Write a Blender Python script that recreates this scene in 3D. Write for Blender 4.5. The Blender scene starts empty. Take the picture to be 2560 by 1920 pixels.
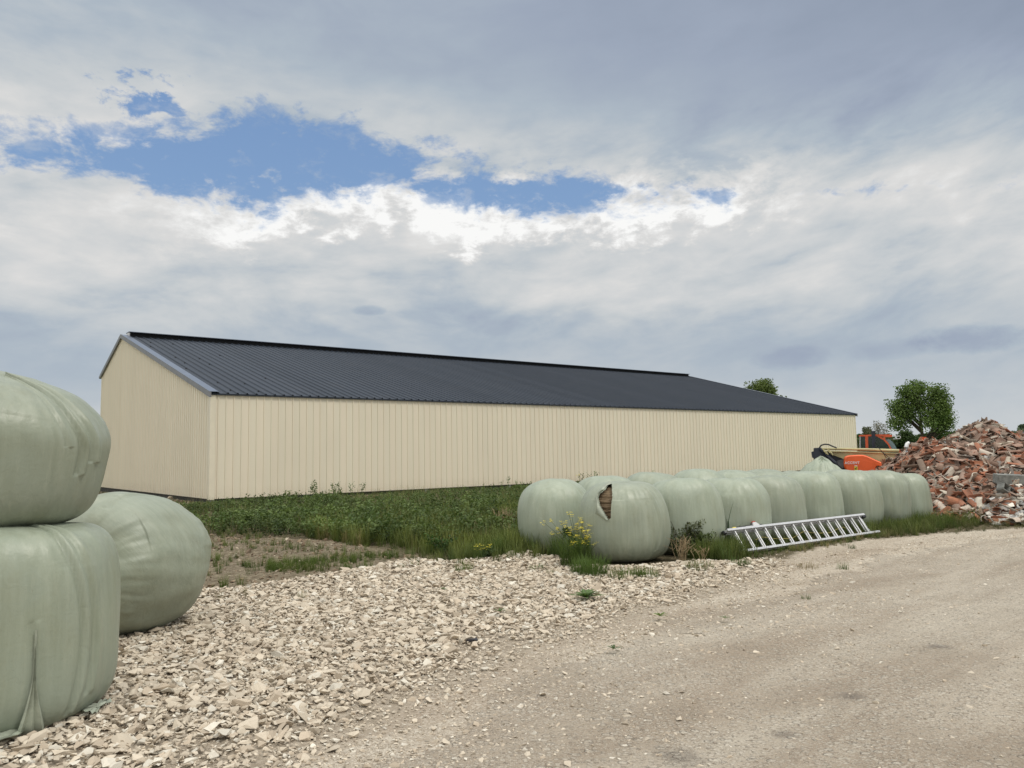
import bpy, bmesh, math, random
import numpy as np
from mathutils import Vector, Matrix, noise as mnoise

random.seed(7)
rng = np.random.default_rng(7)
sc = bpy.context.scene
COL = sc.collection
R = math.radians

# ------------------------------------------------------------------ camera
F, PITCH, ROLL, CAMH = 1940.14, .0894, -.0178, 1.64
fw = Vector((0, math.cos(PITCH), math.sin(PITCH)))
r0 = Vector((1, 0, 0)); u0 = r0.cross(fw)
cr = r0 * math.cos(ROLL) + u0 * math.sin(ROLL)
cu = -r0 * math.sin(ROLL) + u0 * math.cos(ROLL)
camd = bpy.data.cameras.new('camera')
cam = bpy.data.objects.new('camera', camd); COL.objects.link(cam)
m = Matrix.Identity(4)
for i in range(3):
    m[i][0] = cr[i]; m[i][1] = cu[i]; m[i][2] = -fw[i]
m[0][3], m[1][3], m[2][3] = 0, 0, CAMH
cam.matrix_world = m
camd.sensor_width = 36; camd.lens = F / 2560 * 36
camd.clip_start = .05; camd.clip_end = 6000
sc.camera = cam
sc.render.resolution_x, sc.render.resolution_y = 1024, 768

def at(px, py, Y):
    """point seen at (px,py) of the 2560 wide photo at world depth y=Y"""
    v = fw + cr * ((px - 1280) / F) - cu * ((py - 960) / F)
    return Vector((0, 0, CAMH)) + v * (Y / v.y)
def gp(px, py, z=0.):
    v = fw + cr * ((px - 1280) / F) - cu * ((py - 960) / F)
    return Vector((0, 0, CAMH)) + v * ((z - CAMH) / v.z)

# ------------------------------------------------------------------ node helper
class NT:
    def __init__(s, tree):
        s.t = tree; s.n = tree.nodes; s.l = tree.links
    def put(s, sock, v):
        if isinstance(v, bpy.types.NodeSocket): s.l.new(v, sock)
        elif v is not None:
            if isinstance(v, (tuple, list)) and len(v) == 3 and sock.type == 'RGBA': v = (*v, 1)
            sock.default_value = v
    def math(s, op, a, b=None, c=None, clamp=False):
        n = s.n.new('ShaderNodeMath'); n.operation = op; n.use_clamp = clamp
        s.put(n.inputs[0], a)
        if b is not None: s.put(n.inputs[1], b)
        if c is not None: s.put(n.inputs[2], c)
        return n.outputs[0]
    def mix(s, f, a, b, mode='MIX'):
        n = s.n.new('ShaderNodeMix'); n.data_type = 'RGBA'; n.blend_type = mode
        s.put(n.inputs[0], f); s.put(n.inputs[6], a); s.put(n.inputs[7], b)
        return n.outputs[2]
    def noise(s, vec, scale, detail=4, rough=.55, dist=0.):
        n = s.n.new('ShaderNodeTexNoise')
        if vec is not None: s.l.new(vec, n.inputs['Vector'])
        n.inputs['Scale'].default_value = scale; n.inputs['Detail'].default_value = detail
        n.inputs['Roughness'].default_value = rough; n.inputs['Distortion'].default_value = dist
        return n.outputs[0]
    def vor(s, vec, scale, feat='F1', rnd=1.):
        n = s.n.new('ShaderNodeTexVoronoi'); n.voronoi_dimensions = '2D'; n.feature = feat
        if vec is not None: s.l.new(vec, n.inputs['Vector'])
        n.inputs['Scale'].default_value = scale; n.inputs['Randomness'].default_value = rnd
        return n
    def ramp(s, f, stops, interp='LINEAR'):
        n = s.n.new('ShaderNodeValToRGB'); n.color_ramp.interpolation = interp
        e = n.color_ramp.elements
        while len(e) < len(stops): e.new(.5)
        for k, (p, c) in enumerate(stops):
            e[k].position = p
            e[k].color = (*c, 1) if isinstance(c, (tuple, list)) else (c, c, c, 1)
        s.put(n.inputs[0], f)
        return n.outputs[0]
    def smooth(s, v, a, b):
        n = s.n.new('ShaderNodeMapRange'); n.interpolation_type = 'SMOOTHSTEP'
        s.put(n.inputs[0], v); n.inputs[1].default_value = a; n.inputs[2].default_value = b
        return n.outputs[0]
    def lin(s, v, a, b, c, d):
        n = s.n.new('ShaderNodeMapRange')
        s.put(n.inputs[0], v)
        for k, q in enumerate((a, b, c, d)): n.inputs[1 + k].default_value = q
        return n.outputs[0]
    def vscale(s, vec, sx, sy, sz, loc=(0, 0, 0), rot=(0, 0, 0)):
        n = s.n.new('ShaderNodeMapping'); s.l.new(vec, n.inputs[0])
        n.inputs[1].default_value = loc; n.inputs[2].default_value = rot; n.inputs[3].default_value = (sx, sy, sz)
        return n.outputs[0]
    def comb(s, x, y, z):
        n = s.n.new('ShaderNodeCombineXYZ')
        for k, v in enumerate((x, y, z)): s.put(n.inputs[k], v)
        return n.outputs[0]
    def sep(s, vec):
        n = s.n.new('ShaderNodeSeparateXYZ'); s.l.new(vec, n.inputs[0]); return n.outputs
    def curve(s, v, pts):
        n = s.n.new('ShaderNodeFloatCurve'); c = n.mapping.curves[0]
        pts = sorted(pts)
        while len(c.points) < len(pts): c.points.new(.5, .5)
        for k, (a, b) in enumerate(pts): c.points[k].location = (a, b)
        n.mapping.update(); s.put(n.inputs['Value'], v)
        return n.outputs[0]
    def bump(s, h, strength=.3, dist=.01):
        n = s.n.new('ShaderNodeBump'); s.l.new(h, n.inputs['Height'])
        n.inputs['Strength'].default_value = strength; n.inputs['Distance'].default_value = dist
        return n.outputs[0]

# ------------------------------------------------------------------ world
SUN_EL, SUN_AZ = 58, 118            # degrees; azimuth clockwise from +Y (the view direction)
W = bpy.data.worlds.new('World'); sc.world = W; W.use_nodes = True
w = NT(W.node_tree); w.n.clear()
out = w.n.new('ShaderNodeOutputWorld'); bg = w.n.new('ShaderNodeBackground')
w.l.new(bg.outputs[0], out.inputs[0])
tc = w.n.new('ShaderNodeTexCoord').outputs['Generated']
X, Y, Z = w.sep(tc)
az = w.math('ARCTAN2', X, Y)
el = w.math('ARCSINE', w.math('MINIMUM', w.math('MAXIMUM', Z, -1.), 1.))
a01 = w.math('ADD', w.math('MULTIPLY', az, 1 / 1.6), .5, clamp=True)       # az -.8...8
ae = w.comb(w.math('MULTIPLY', az, 1.), w.math('MULTIPLY', el, 1.75), w.math('MULTIPLY', Z, .3))
n_big = w.noise(ae, 3.2, 5, .55, .2)
n_mid = w.noise(ae, 9., 6, .6, .35)
n_fine = w.noise(w.vscale(ae, 1, 1, 1, (3, 1, 7)), 24., 8, .65, .2)
def u2a(xd): return math.atan((xd * 1.1573 - 1280) / 1940)
def y2e(xd, yd):
    a = u2a(xd); xf = xd * 1.1573
    return math.atan((1134 - .018 * (xf - 1280) - yd * 1.1573) / 1940 * math.cos(a))
gap = [(0, 298, 38), (150, 325, 30), (300, 325, 66), (450, 330, 84), (600, 318, 96), (740, 325, 62), (850, 356, 44), (1000, 388, 52),
       (1100, 388, 38), (1200, 398, 38), (1400, 402, 22), (1500, 405, 4), (1600, 408, -14), (1800, 400, -26), (2050, 395, -14), (2170, 393, 3), (2300, 390, -10)]
cp, hp = [(0, y2e(0, 280))], [(0, .5 + 1.5 * .015)]
for xd, c, h in gap:
    t = u2a(xd) / 1.6 + .5
    cp.append((t, y2e(xd, c))); hp.append((t, .5 + 4 * h * 1.157 / 1940))
cp.append((1, y2e(2212, 380))); hp.append((1, .42))
gc = w.curve(a01, cp)
gh = w.math('MULTIPLY', w.math('SUBTRACT', w.curve(a01, hp), .5), .25)
dist = w.math('SUBTRACT', el, gc)                                   # + above the gap, - below it
nsum = w.math('ADD', w.math('MULTIPLY', w.math('SUBTRACT', n_mid, .5), .13), w.math('MULTIPLY', w.math('SUBTRACT', n_fine, .5), .085))
edge = w.math('ADD', w.math('SUBTRACT', gh, w.math('ABSOLUTE', dist)), nsum)
bdx = w.math('DIVIDE', w.math('SUBTRACT', az, u2a(325)), 125 * 1.157 / 1940); bdy = w.math('DIVIDE', w.math('SUBTRACT', el, y2e(325, 182)), 50 * 1.157 / 1940)
blob = w.math('SUBTRACT', .022, w.math('MULTIPLY', w.math('SQRT', w.math('ADD', w.math('MULTIPLY', bdx, bdx), w.math('MULTIPLY', bdy, bdy))), .045))
edge = w.math('MAXIMUM', edge, w.math('ADD', blob, w.math('MULTIPLY', nsum, 1.9)))
blue = w.math('MULTIPLY', w.smooth(edge, -.010, .018), w.math('SUBTRACT', 1., w.math('MULTIPLY', w.smooth(n_fine, .52, .75), .35)))
# brightness of the deck as a function of elevation
ew = w.math('ADD', el, w.math('ADD', w.math('MULTIPLY', w.math('SUBTRACT', n_big, .5), .16), w.math('MULTIPLY', w.math('SUBTRACT', n_mid, .5), .07)))
prof = [(0, .60), (.04, .57), (.09, .50), (.13, .48), (.17, .52), (.21, .60), (.25, .61), (.29, .60), (.33, .55), (.36, .49), (.40, .44), (.46, .39), (.53, .36), (.60, .345), (.72, .40), (1, .40)]
lum = w.curve(w.math('MAXIMUM', ew, 0.), prof)
# lighter to the upper left, darker towards the upper right
azf = w.lin(az, -.6, .6, 1.28, .80)
hi = w.smooth(el, .22, .42)
lum = w.math('MULTIPLY', lum, w.math('ADD', w.math('MULTIPLY', hi, w.math('SUBTRACT', azf, 1.)), 1.))
# bright sunlit cumulus tops just under the gap, and a softer light lining above it
under = w.math('ADD', w.math('ADD', dist, gh), w.math('MULTIPLY', nsum, 1.0))
rim = w.math('MULTIPLY', w.smooth(under, -.062, -.010), w.math('SUBTRACT', 1., w.smooth(under, .0, .035)))
rimaz = w.math('MULTIPLY', w.smooth(az, -.48, -.25), w.math('SUBTRACT', 1., w.smooth(az, .22, .42)))
lum = w.math('ADD', lum, w.math('MULTIPLY', w.math('MULTIPLY', rim, w.math('ADD', w.math('MULTIPLY', rimaz, .9), .1)), w.math('ADD', .30, w.math('MULTIPLY', w.math('SUBTRACT', n_fine, .5), 1.5))))
over = w.math('SUBTRACT', dist, gh)
rim2 = w.math('MULTIPLY', w.smooth(over, -.02, .012), w.math('SUBTRACT', 1., w.smooth(over, .02, .11)))
lum = w.math('ADD', lum, w.math('MULTIPLY', rim2, .06))
# billows
ae2 = w.comb(w.math('MULTIPLY', az, 1.), w.math('MULTIPLY', el, 3.4), .7)
wv = w.comb(az, w.math('ADD', w.math('MULTIPLY', el, 2.5), w.math('MULTIPLY', az, w.lin(az, -.2, .6, 0., -.3))), .7)
bill = w.noise(wv, 6.0, 6, .55, .35)
billf = w.noise(wv, 17., 6, .55, .3)
amp = w.math('MULTIPLY', w.math('ADD', w.math('MULTIPLY', w.smooth(el, .06, .2), .8), .2), w.math('SUBTRACT', 1., w.math('MULTIPLY', w.smooth(el, .36, .46), w.lin(az, -.5, .1, .35, .78))))
bm = w.math('ADD', w.math('MULTIPLY', w.math('SUBTRACT', bill, .5), .95), w.math('MULTIPLY', w.math('SUBTRACT', billf, .5), .38))
lum = w.math('MULTIPLY', lum, w.math('ADD', w.math('MULTIPLY', bm, amp), 1.))
# small dark cloud puffs low on the right
def puff(xd, yd, rx, ry, k):
    global lum
    dx = w.math('DIVIDE', w.math('SUBTRACT', az, u2a(xd)), rx * 1.157 / 1940)
    dy = w.math('DIVIDE', w.math('SUBTRACT', el, y2e(xd, yd)), ry * 1.157 / 1940)
    d2 = w.math('ADD', w.math('ADD', w.math('MULTIPLY', dx, dx), w.math('MULTIPLY', dy, dy)), w.math('MULTIPLY', w.math('SUBTRACT', n_fine, .5), 2.4))
    q = w.math('SUBTRACT', 1., w.smooth(d2, .0, 1.5))
    lum = w.math('MULTIPLY', lum, w.math('SUBTRACT', 1., w.math('MULTIPLY', q, k)))
puff(2100, 732, 95, 26, .26); puff(1710, 772, 75, 24, .16); puff(798, 668, 38, 11, .22); puff(1930, 755, 70, 20, .12)
cc = w.ramp(lum, [(0, (.12, .15, .19)), (.26, (.245, .295, .385)), (.36, (.335, .39, .49)), (.46, (.42, .485, .555)), (.56, (.555, .59, .615)), (.70, (.70, .70, .695)), (.9, (.95, .95, .94))])
sky = w.n.new('ShaderNodeTexSky'); sky.sky_type = 'NISHITA'; sky.sun_disc = False
sky.sun_elevation = R(SUN_EL); sky.sun_rotation = R(SUN_AZ)
skc = w.mix(1., sky.outputs[0], (.085, .085, .085), 'MULTIPLY')
skc = w.mix(.7, skc, w.mix(w.smooth(el, .2, .5), (.27, .435, .70), (.225, .375, .66)))
col = w.mix(blue, cc, skc)
# thin bright overcast high overhead where the sun stands behind it (outside the picture)
up = w.smooth(el, .62, 1.05)
col = w.mix(up, col, (1.75, 1.72, 1.66))
back = w.math('MULTIPLY', w.smooth(w.math('ABSOLUTE', az), .95, 1.9), w.math('SUBTRACT', 1., up))
col = w.mix(w.math('MULTIPLY', back, .8), col, w.mix(w.smooth(X, -.3, .3), (1.30, 1.27, 1.2), (.80, .80, .78)))
w.l.new(col, bg.inputs[0]); bg.inputs[1].default_value = 1.0

# ------------------------------------------------------------------ sun
sd = bpy.data.lights.new('sun', 'SUN'); so = bpy.data.objects.new('sun', sd); COL.objects.link(so)
sd.energy = 1.4; sd.angle = R(12); sd.color = (1., .955, .88)
sv = Vector((math.sin(R(SUN_AZ)) * math.cos(R(SUN_EL)), math.cos(R(SUN_AZ)) * math.cos(R(SUN_EL)), math.sin(R(SUN_EL))))
so.rotation_euler = sv.to_track_quat('Z', 'Y').to_euler(); so.location = (0, 0, 30)
sc.view_settings.view_transform = 'Standard'; sc.view_settings.look = 'None'
sc.view_settings.exposure = 0.; sc.view_settings.gamma = 1

# ------------------------------------------------------------------ materials
def mat(name, base=(.5, .5, .5), rough=.6, metal=0., fn=None, spec=.5):
    M = bpy.data.materials.new(name); M.use_nodes = True
    t = NT(M.node_tree); b = t.n['Principled BSDF']
    b.inputs['Base Color'].default_value = (*base, 1); b.inputs['Roughness'].default_value = rough
    b.inputs['Metallic'].default_value = metal; b.inputs['Specular IOR Level'].default_value = spec
    if fn: fn(t, b)
    return M
def ocoord(t): return t.n.new('ShaderNodeTexCoord').outputs['Object']
def gpos(t): return t.n.new('ShaderNodeNewGeometry').outputs['Position']
def attr(t, name='Col'):
    n = t.n.new('ShaderNodeAttribute'); n.attribute_name = name; return n.outputs['Color']

def simple(base, var=.15, scale=6., bump=0., rough=None):
    def fn(t, b):
        c = ocoord(t); n = t.noise(c, scale, 5, .6)
        lo = tuple(v * (1 - var) for v in base); hi = tuple(min(1, v * (1 + var)) for v in base)
        t.l.new(t.mix(t.smooth(n, .3, .7), lo, hi), b.inputs['Base Color'])
        if bump: t.l.new(t.bump(t.noise(c, scale * 5, 4, .6), bump, .01), b.inputs['Normal'])
    return fn

def film_fn(tone=1., diag=False, big=1.):
    def fn(t, b):
        c = ocoord(t)
        if diag: c = t.vscale(c, 1, 1, 1, (0, 0, 0), (0, R(48), 0))
        st = t.noise(t.vscale(c, 9, 9, .55), 1., 6, .65, .3)
        st2 = t.noise(t.vscale(c, 34, 34, 1.3), 1., 4, .6, .2)
        bl = t.noise(c, 2.6, 4, .6, .6)
        base = t.ramp(st, [(.25, (.262 * tone, .298 * tone, .226 * tone)), (.5, (.312 * tone, .350 * tone, .272 * tone)), (.75, (.375 * tone, .412 * tone, .330 * tone))])
        base = t.mix(t.math('MULTIPLY', t.smooth(bl, .35, .7), .38), base, (.285 * tone, .335 * tone, .285 * tone))
        base = t.mix(t.math('MULTIPLY', t.smooth(st2, .52, .8), .35), base, (.43 * tone, .455 * tone, .36 * tone))
        # grime in vertical runs and a dusty foot
        gr = t.noise(t.vscale(c, 5, 5, 1.2, (3, 2, 1)), 1., 5, .7)
        base = t.mix(t.math('MULTIPLY', t.smooth(gr, .46, .78), .55), base, (.225, .24, .165))
        oi = t.n.new('ShaderNodeObjectInfo'); base = t.mix(1., base, t.mix(oi.outputs['Random'], (.90, .89, .87), (1.05, 1.06, 1.04)), 'MULTIPLY')
        sp = t.noise(c, 60, 3, .6)
        base = t.mix(t.math('MULTIPLY', t.smooth(sp, .66, .74), .3), base, (.18, .18, .12))
        t.l.new(base, b.inputs['Base Color'])
        h = t.math('ADD', t.math('MULTIPLY', st, .35), t.math('MULTIPLY', st2, .25))
        h = t.math('ADD', h, t.math('MULTIPLY', t.noise(c, 11, 5, .6, 1.), .5))
        h = t.math('ADD', h, t.math('MULTIPLY', t.noise(t.vscale(c, 3., 3., 16), 1., 5, .65, 1.2), .10))
        t.l.new(t.bump(h, .38, .02), b.inputs['Normal'])
        t.l.new(t.lin(bl, .3, .7, .36, .54), b.inputs['Roughness'])
    return fn
M = {}
M['film'] = mat('stretch_film', rough=.42, fn=film_fn(.98))
M['film_near'] = mat('stretch_film_near', rough=.42, fn=film_fn(.93))
M['film_diag'] = mat('stretch_film_diagonal', rough=.4, fn=film_fn(.98, True))
M['film_loose'] = mat('loose_film', rough=.45, fn=simple((.30, .33, .26), .22, 9., .3))

def straw_fn(t, b):
    c = ocoord(t)
    n = t.noise(t.vscale(c, 5, 5, 46), 1., 5, .7, .8)
    t.l.new(t.ramp(n, [(.3, (.045, .03, .015)), (.5, (.16, .11, .06)), (.68, (.33, .25, .15))]), b.inputs['Base Color'])
    t.l.new(t.bump(n, 1., .04), b.inputs['Normal'])
M['straw'] = mat('straw', rough=.9, fn=straw_fn)

def clad_fn(t, b):
    c = ocoord(t)
    x = t.sep(c)[0]; z = t.sep(c)[2]
    k = t.math('FLOOR', t.math('DIVIDE', x, .322)); par = t.math('MODULO', t.math('ABSOLUTE', k), 2.)
    wn = t.n.new('ShaderNodeTexWhiteNoise'); wn.noise_dimensions = '1D'; t.l.new(t.math('FLOOR', t.math('DIVIDE', k, 4.)), wn.inputs['W'])
    base = t.mix(t.math('MULTIPLY', par, .55), (.80, .725, .575), (.760, .715, .570))
    base = t.mix(t.math('MULTIPLY', wn.outputs[0], .22), base, (.70, .64, .505))
    n = t.noise(t.vscale(c, .6, .6, .25), 1., 5, .6)
    base = t.mix(t.math('MULTIPLY', t.smooth(n, .4, .75), .18), base, (.62, .57, .45))
    base = t.mix(t.math('MULTIPLY', t.smooth(t.noise(t.vscale(c, 14, 14, .5), 1., 4, .6), .6, .8), .10), base, (.55, .50, .38))
    sp = t.math('MULTIPLY', t.math('SUBTRACT', 1., t.smooth(t.math('ADD', z, t.math('MULTIPLY', t.noise(c, 1.6, 5, .7), .7)), .35, .95)), t.smooth(t.noise(c, 26, 4, .7), .42, .7))
    base = t.mix(t.math('MULTIPLY', sp, .5), base, (.42, .35, .25))
    t.l.new(base, b.inputs['Base Color'])
M['clad'] = mat('cream_sheet_cladding', rough=.34, fn=clad_fn)
M['trim'] = mat('cream_trim', rough=.38, fn=simple((.76, .70, .55), .04, 2.))
def roof_fn(t, b):
    c = ocoord(t)
    k = t.math('FLOOR', t.math('DIVIDE', t.sep(c)[0], 1.206))
    wn = t.n.new('ShaderNodeTexWhiteNoise'); wn.noise_dimensions = '1D'; t.l.new(k, wn.inputs['W'])
    base = t.mix(wn.outputs[0], (.024, .033, .048), (.031, .041, .058))
    n = t.noise(c, .8, 5, .6)
    base = t.mix(t.math('MULTIPLY', t.smooth(n, .4, .8), .3), base, (.05, .056, .066))
    t.l.new(base, b.inputs['Base Color'])
M['roof'] = mat('anthracite_roof_sheet', rough=.55, fn=roof_fn, spec=.3)
M['roofdark'] = mat('black_vent', (.006, .007, .009), .7, fn=simple((.006, .007, .009), .3, 9), spec=.2)
M['flash'] = mat('grey_blue_flashing', rough=.28, fn=simple((.16, .185, .235), .08, 1.5), metal=.35)
M['flashside'] = mat('grey_flashing_side', (.20, .205, .215), .5, fn=simple((.20, .205, .215), .1, 3))
M['white'] = mat('white_edge', (.75, .75, .75), .5, fn=simple((.75, .75, .75), .05))
M['concrete'] = mat('concrete', rough=.9, fn=simple((.20, .205, .19), .3, 7., .5))
M['plinth'] = mat('shaded_plinth', rough=.95, fn=simple((.05, .047, .042), .35, 3., .4))  # near-black base colour carries the shade of the gap under the cladding
M['alu'] = mat('aluminium', rough=.38, metal=.25, fn=simple((.62, .63, .65), .06, 14.))
M['alu2'] = mat('aluminium_rung', rough=.42, metal=.3, fn=simple((.60, .61, .62), .06, 14.))
M['black'] = mat('black_plastic', rough=.5, fn=simple((.018, .019, .022), .3, 8.))
M['navy'] = mat('dark_blue_black_paint', rough=.45, fn=simple((.016, .021, .035), .35, 3., .1))
M['khaki'] = mat('khaki_paint', rough=.5, fn=simple((.46, .42, .22), .14, 3., .05))
M['orange'] = mat('orange_plastic', rough=.36, fn=simple((.74, .115, .022), .12, 2.))
M['orange2'] = mat('orange_paint', rough=.45, fn=simple((.62, .10, .03), .15, 3.))
M['grey'] = mat('grey_rubber', rough=.6, fn=simple((.075, .08, .085), .2, 5.))
M['yellow'] = mat('yellow_plastic', rough=.5, fn=simple((.70, .56, .05), .15, 9.))
M['red'] = mat('red_plastic', rough=.5, fn=simple((.50, .05, .03), .15, 9.))
M['lightgrey'] = mat('light_grey_plastic', rough=.4, fn=simple((.60, .60, .60), .1, 9.))
M['letters'] = mat('silver_letters', rough=.4, fn=simple((.68, .68, .68), .05, 9.))
M['purple'] = mat('lilac_sticker', rough=.5, fn=simple((.36, .27, .50), .15, 30.))
M['rope'] = mat('old_rope', rough=.9, fn=simple((.36, .30, .10), .4, 40.))
def glass_fn(t, b):
    b.inputs['Alpha'].default_value = .72
M['glass'] = mat('green_tinted_glass', (.012, .035, .022), .08, fn=glass_fn)
M['glassb'] = mat('pale_windscreen', (.22, .33, .35), .1, fn=glass_fn)
M['tyre'] = mat('tyre_rubber', rough=.85, fn=simple((.02, .02, .02), .3, 9., .4))
M['tarp'] = mat('dark_tarpaulin', rough=.55, fn=simple((.028, .028, .034), .5, 3., .6))

def stone_fn(lo, hi, dark):
    def fn(t, b):
        c = attr(t); p = gpos(t)
        n = t.noise(p, 38, 4, .65); n2 = t.noise(p, 140, 3, .6)
        base = t.mix(t.math('MULTIPLY', t.smooth(n, .45, .8), .4), c, dark)
        base = t.mix(t.math('MULTIPLY', t.smooth(n2, .5, .8), .22), base, (.55, .50, .42))
        t.l.new(base, b.inputs['Base Color'])
        t.l.new(t.bump(t.math('ADD', n, t.math('MULTIPLY', n2, .5)), .5, .006), b.inputs['Normal'])
    return fn
M['stone'] = mat('limestone', rough=.92, fn=stone_fn(0, 0, (.40, .34, .26)), spec=.2)
def leaf_fn(t, b):
    t.l.new(t.mix(1., attr(t), (1.5, 1.5, 1.3), 'MULTIPLY'), b.inputs['Base Color'])
    tr = t.n.new('ShaderNodeBsdfTranslucent'); t.l.new(t.mix(1., attr(t), (1.5, 1.6, .8), 'MULTIPLY'), tr.inputs[0])
    ms = t.n.new('ShaderNodeMixShader'); ms.inputs[0].default_value = .28
    o = t.n['Material Output']; t.l.new(b.outputs[0], ms.inputs[1]); t.l.new(tr.outputs[0], ms.inputs[2]); t.l.new(ms.outputs[0], o.inputs[0])
M['leaf'] = mat('leaf', rough=.6, fn=leaf_fn, spec=.25)
M['bark'] = mat('bark', rough=.9, fn=simple((.075, .06, .045), .35, 9., .5))
def vcol_fn(t, b):
    p = gpos(t); n = t.noise(p, 26, 5, .65)
    t.l.new(t.mix(t.math('MULTIPLY', t.smooth(n, .42, .75), .5), attr(t), (.17, .125, .095)), b.inputs['Base Color'])
    t.l.new(t.bump(n, .4, .01), b.inputs['Normal'])
M['rub'] = mat('rubble_pieces', rough=.88, fn=vcol_fn, spec=.25)
def tile_fn(stops, lich=.5):
    def fn(t, b):
        oi = t.n.new('ShaderNodeObjectInfo'); c = ocoord(t)
        base = t.ramp(oi.outputs['Random'], stops)
        v = t.n.new('ShaderNodeVectorMath'); v.operation = 'ADD'; t.l.new(c, v.inputs[0]); t.l.new(t.comb(t.math('MULTIPLY', oi.outputs['Random'], 37.), 0., 0.), v.inputs[1])
        n = t.noise(v.outputs[0], 13, 5, .7, .4)
        base = t.mix(t.math('MULTIPLY', t.smooth(n, .42, .72), lich), base, (.15, .115, .085))
        base = t.mix(t.math('MULTIPLY', t.smooth(t.noise(v.outputs[0], 30, 4, .7), .6, .75), .35), base, (.36, .33, .27))
        t.l.new(base, b.inputs['Base Color']); t.l.new(t.bump(n, .35, .008), b.inputs['Normal'])
    return fn
M['tile_orange'] = mat('orange_clay_tile', rough=.85, spec=.25, fn=tile_fn([(0, (.37, .14, .075)), (.5, (.28, .125, .08)), (1, (.42, .18, .10))], .55))
M['tile_brown'] = mat('weathered_clay_tile', rough=.9, spec=.2, fn=tile_fn([(0, (.20, .13, .10)), (.35, (.30, .205, .155)), (.7, (.38, .25, .195)), (1, (.26, .205, .165))], .5))
M['tile_pale'] = mat('pale_clay_tile', rough=.9, spec=.2, fn=tile_fn([(0, (.52, .46, .37)), (.5, (.60, .56, .48)), (1, (.48, .36, .29))], .35))

# ------------------------------------------------------------------ mesh helpers
def tag(o, label=None, cat=None, group=None, kind=None):
    if label: o['label'] = label
    if cat: o['category'] = cat
    if group: o['group'] = group
    if kind: o['kind'] = kind
    return o
def empty(name, loc=(0, 0, 0), rz=0.):
    o = bpy.data.objects.new(name, None); COL.objects.link(o); o.location = loc; o.rotation_euler = (0, 0, rz)
    o.empty_display_size = .2
    return o
def link(name, me, material, parent=None, smooth=False):
    o = bpy.data.objects.new(name, me); COL.objects.link(o)
    if material: me.materials.append(material)
    if parent: o.parent = parent
    if smooth:
        me.polygons.foreach_set('use_smooth', [True] * len(me.polygons))
    return o
def npmesh(name, V, Fc, col=None):
    """fast mesh from V (n,3), Fc (m,k) of equal sized faces"""
    V = np.asarray(V, dtype=np.float32); Fc = np.asarray(Fc, dtype=np.int32)
    me = bpy.data.meshes.new(name); k = Fc.shape[1]
    me.vertices.add(len(V)); me.vertices.foreach_set('co', V.ravel())
    me.loops.add(Fc.size); me.loops.foreach_set('vertex_index', Fc.ravel())
    me.polygons.add(len(Fc)); me.polygons.foreach_set('loop_start', np.arange(0, Fc.size, k, dtype=np.int32))
    me.polygons.foreach_set('loop_total', np.full(len(Fc), k, dtype=np.int32))
    if col is not None:
        a = me.color_attributes.new('Col', 'FLOAT_COLOR', 'POINT')
        c4 = np.ones((len(V), 4), dtype=np.float32); c4[:, :3] = col
        a.data.foreach_set('color', c4.ravel())
    me.update(calc_edges=True); me.validate(); me.shade_flat()
    return me
def rotz(a):
    c, s = np.cos(a), np.sin(a); z = np.zeros_like(a); o = np.ones_like(a)
    return np.stack([np.stack([c, -s, z], -1), np.stack([s, c, z], -1), np.stack([z, z, o], -1)], -2)
def rotx(a):
    c, s = np.cos(a), np.sin(a); z = np.zeros_like(a); o = np.ones_like(a)
    return np.stack([np.stack([o, z, z], -1), np.stack([z, c, -s], -1), np.stack([z, s, c], -1)], -2)
def roty(a):
    c, s = np.cos(a), np.sin(a); z = np.zeros_like(a); o = np.ones_like(a)
    return np.stack([np.stack([c, z, s], -1), np.stack([z, o, z], -1), np.stack([-s, z, c], -1)], -2)
def scatter(protos, idx, A, T, col=None, vcol=None):
    """copies proto idx[i] transformed by matrix A[i] and offset T[i]; returns V, F, C"""
    Vs, Fs, Cs = [], [], []; base = 0
    for k, (pv, pf) in enumerate(protos[:]):
        s = np.where(idx == k)[0]
        if len(s) == 0: continue
        v = np.einsum('nij,kj->nki', A[s], pv) + T[s][:, None, :]
        n, kk = len(s), len(pv)
        f = pf[None] + (np.arange(n) * kk)[:, None, None] + base
        Vs.append(v.reshape(-1, 3)); Fs.append(f.reshape(-1, pf.shape[1])); base += n * kk
        if col is not None:
            c = np.repeat(col[s][:, None, :], kk, 1)
            if vcol is not None: c = c * vcol[k][None, :, None]
            Cs.append(c.reshape(-1, 3))
    return np.concatenate(Vs), np.concatenate(Fs), (np.concatenate(Cs) if col is not None else None)

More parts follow.
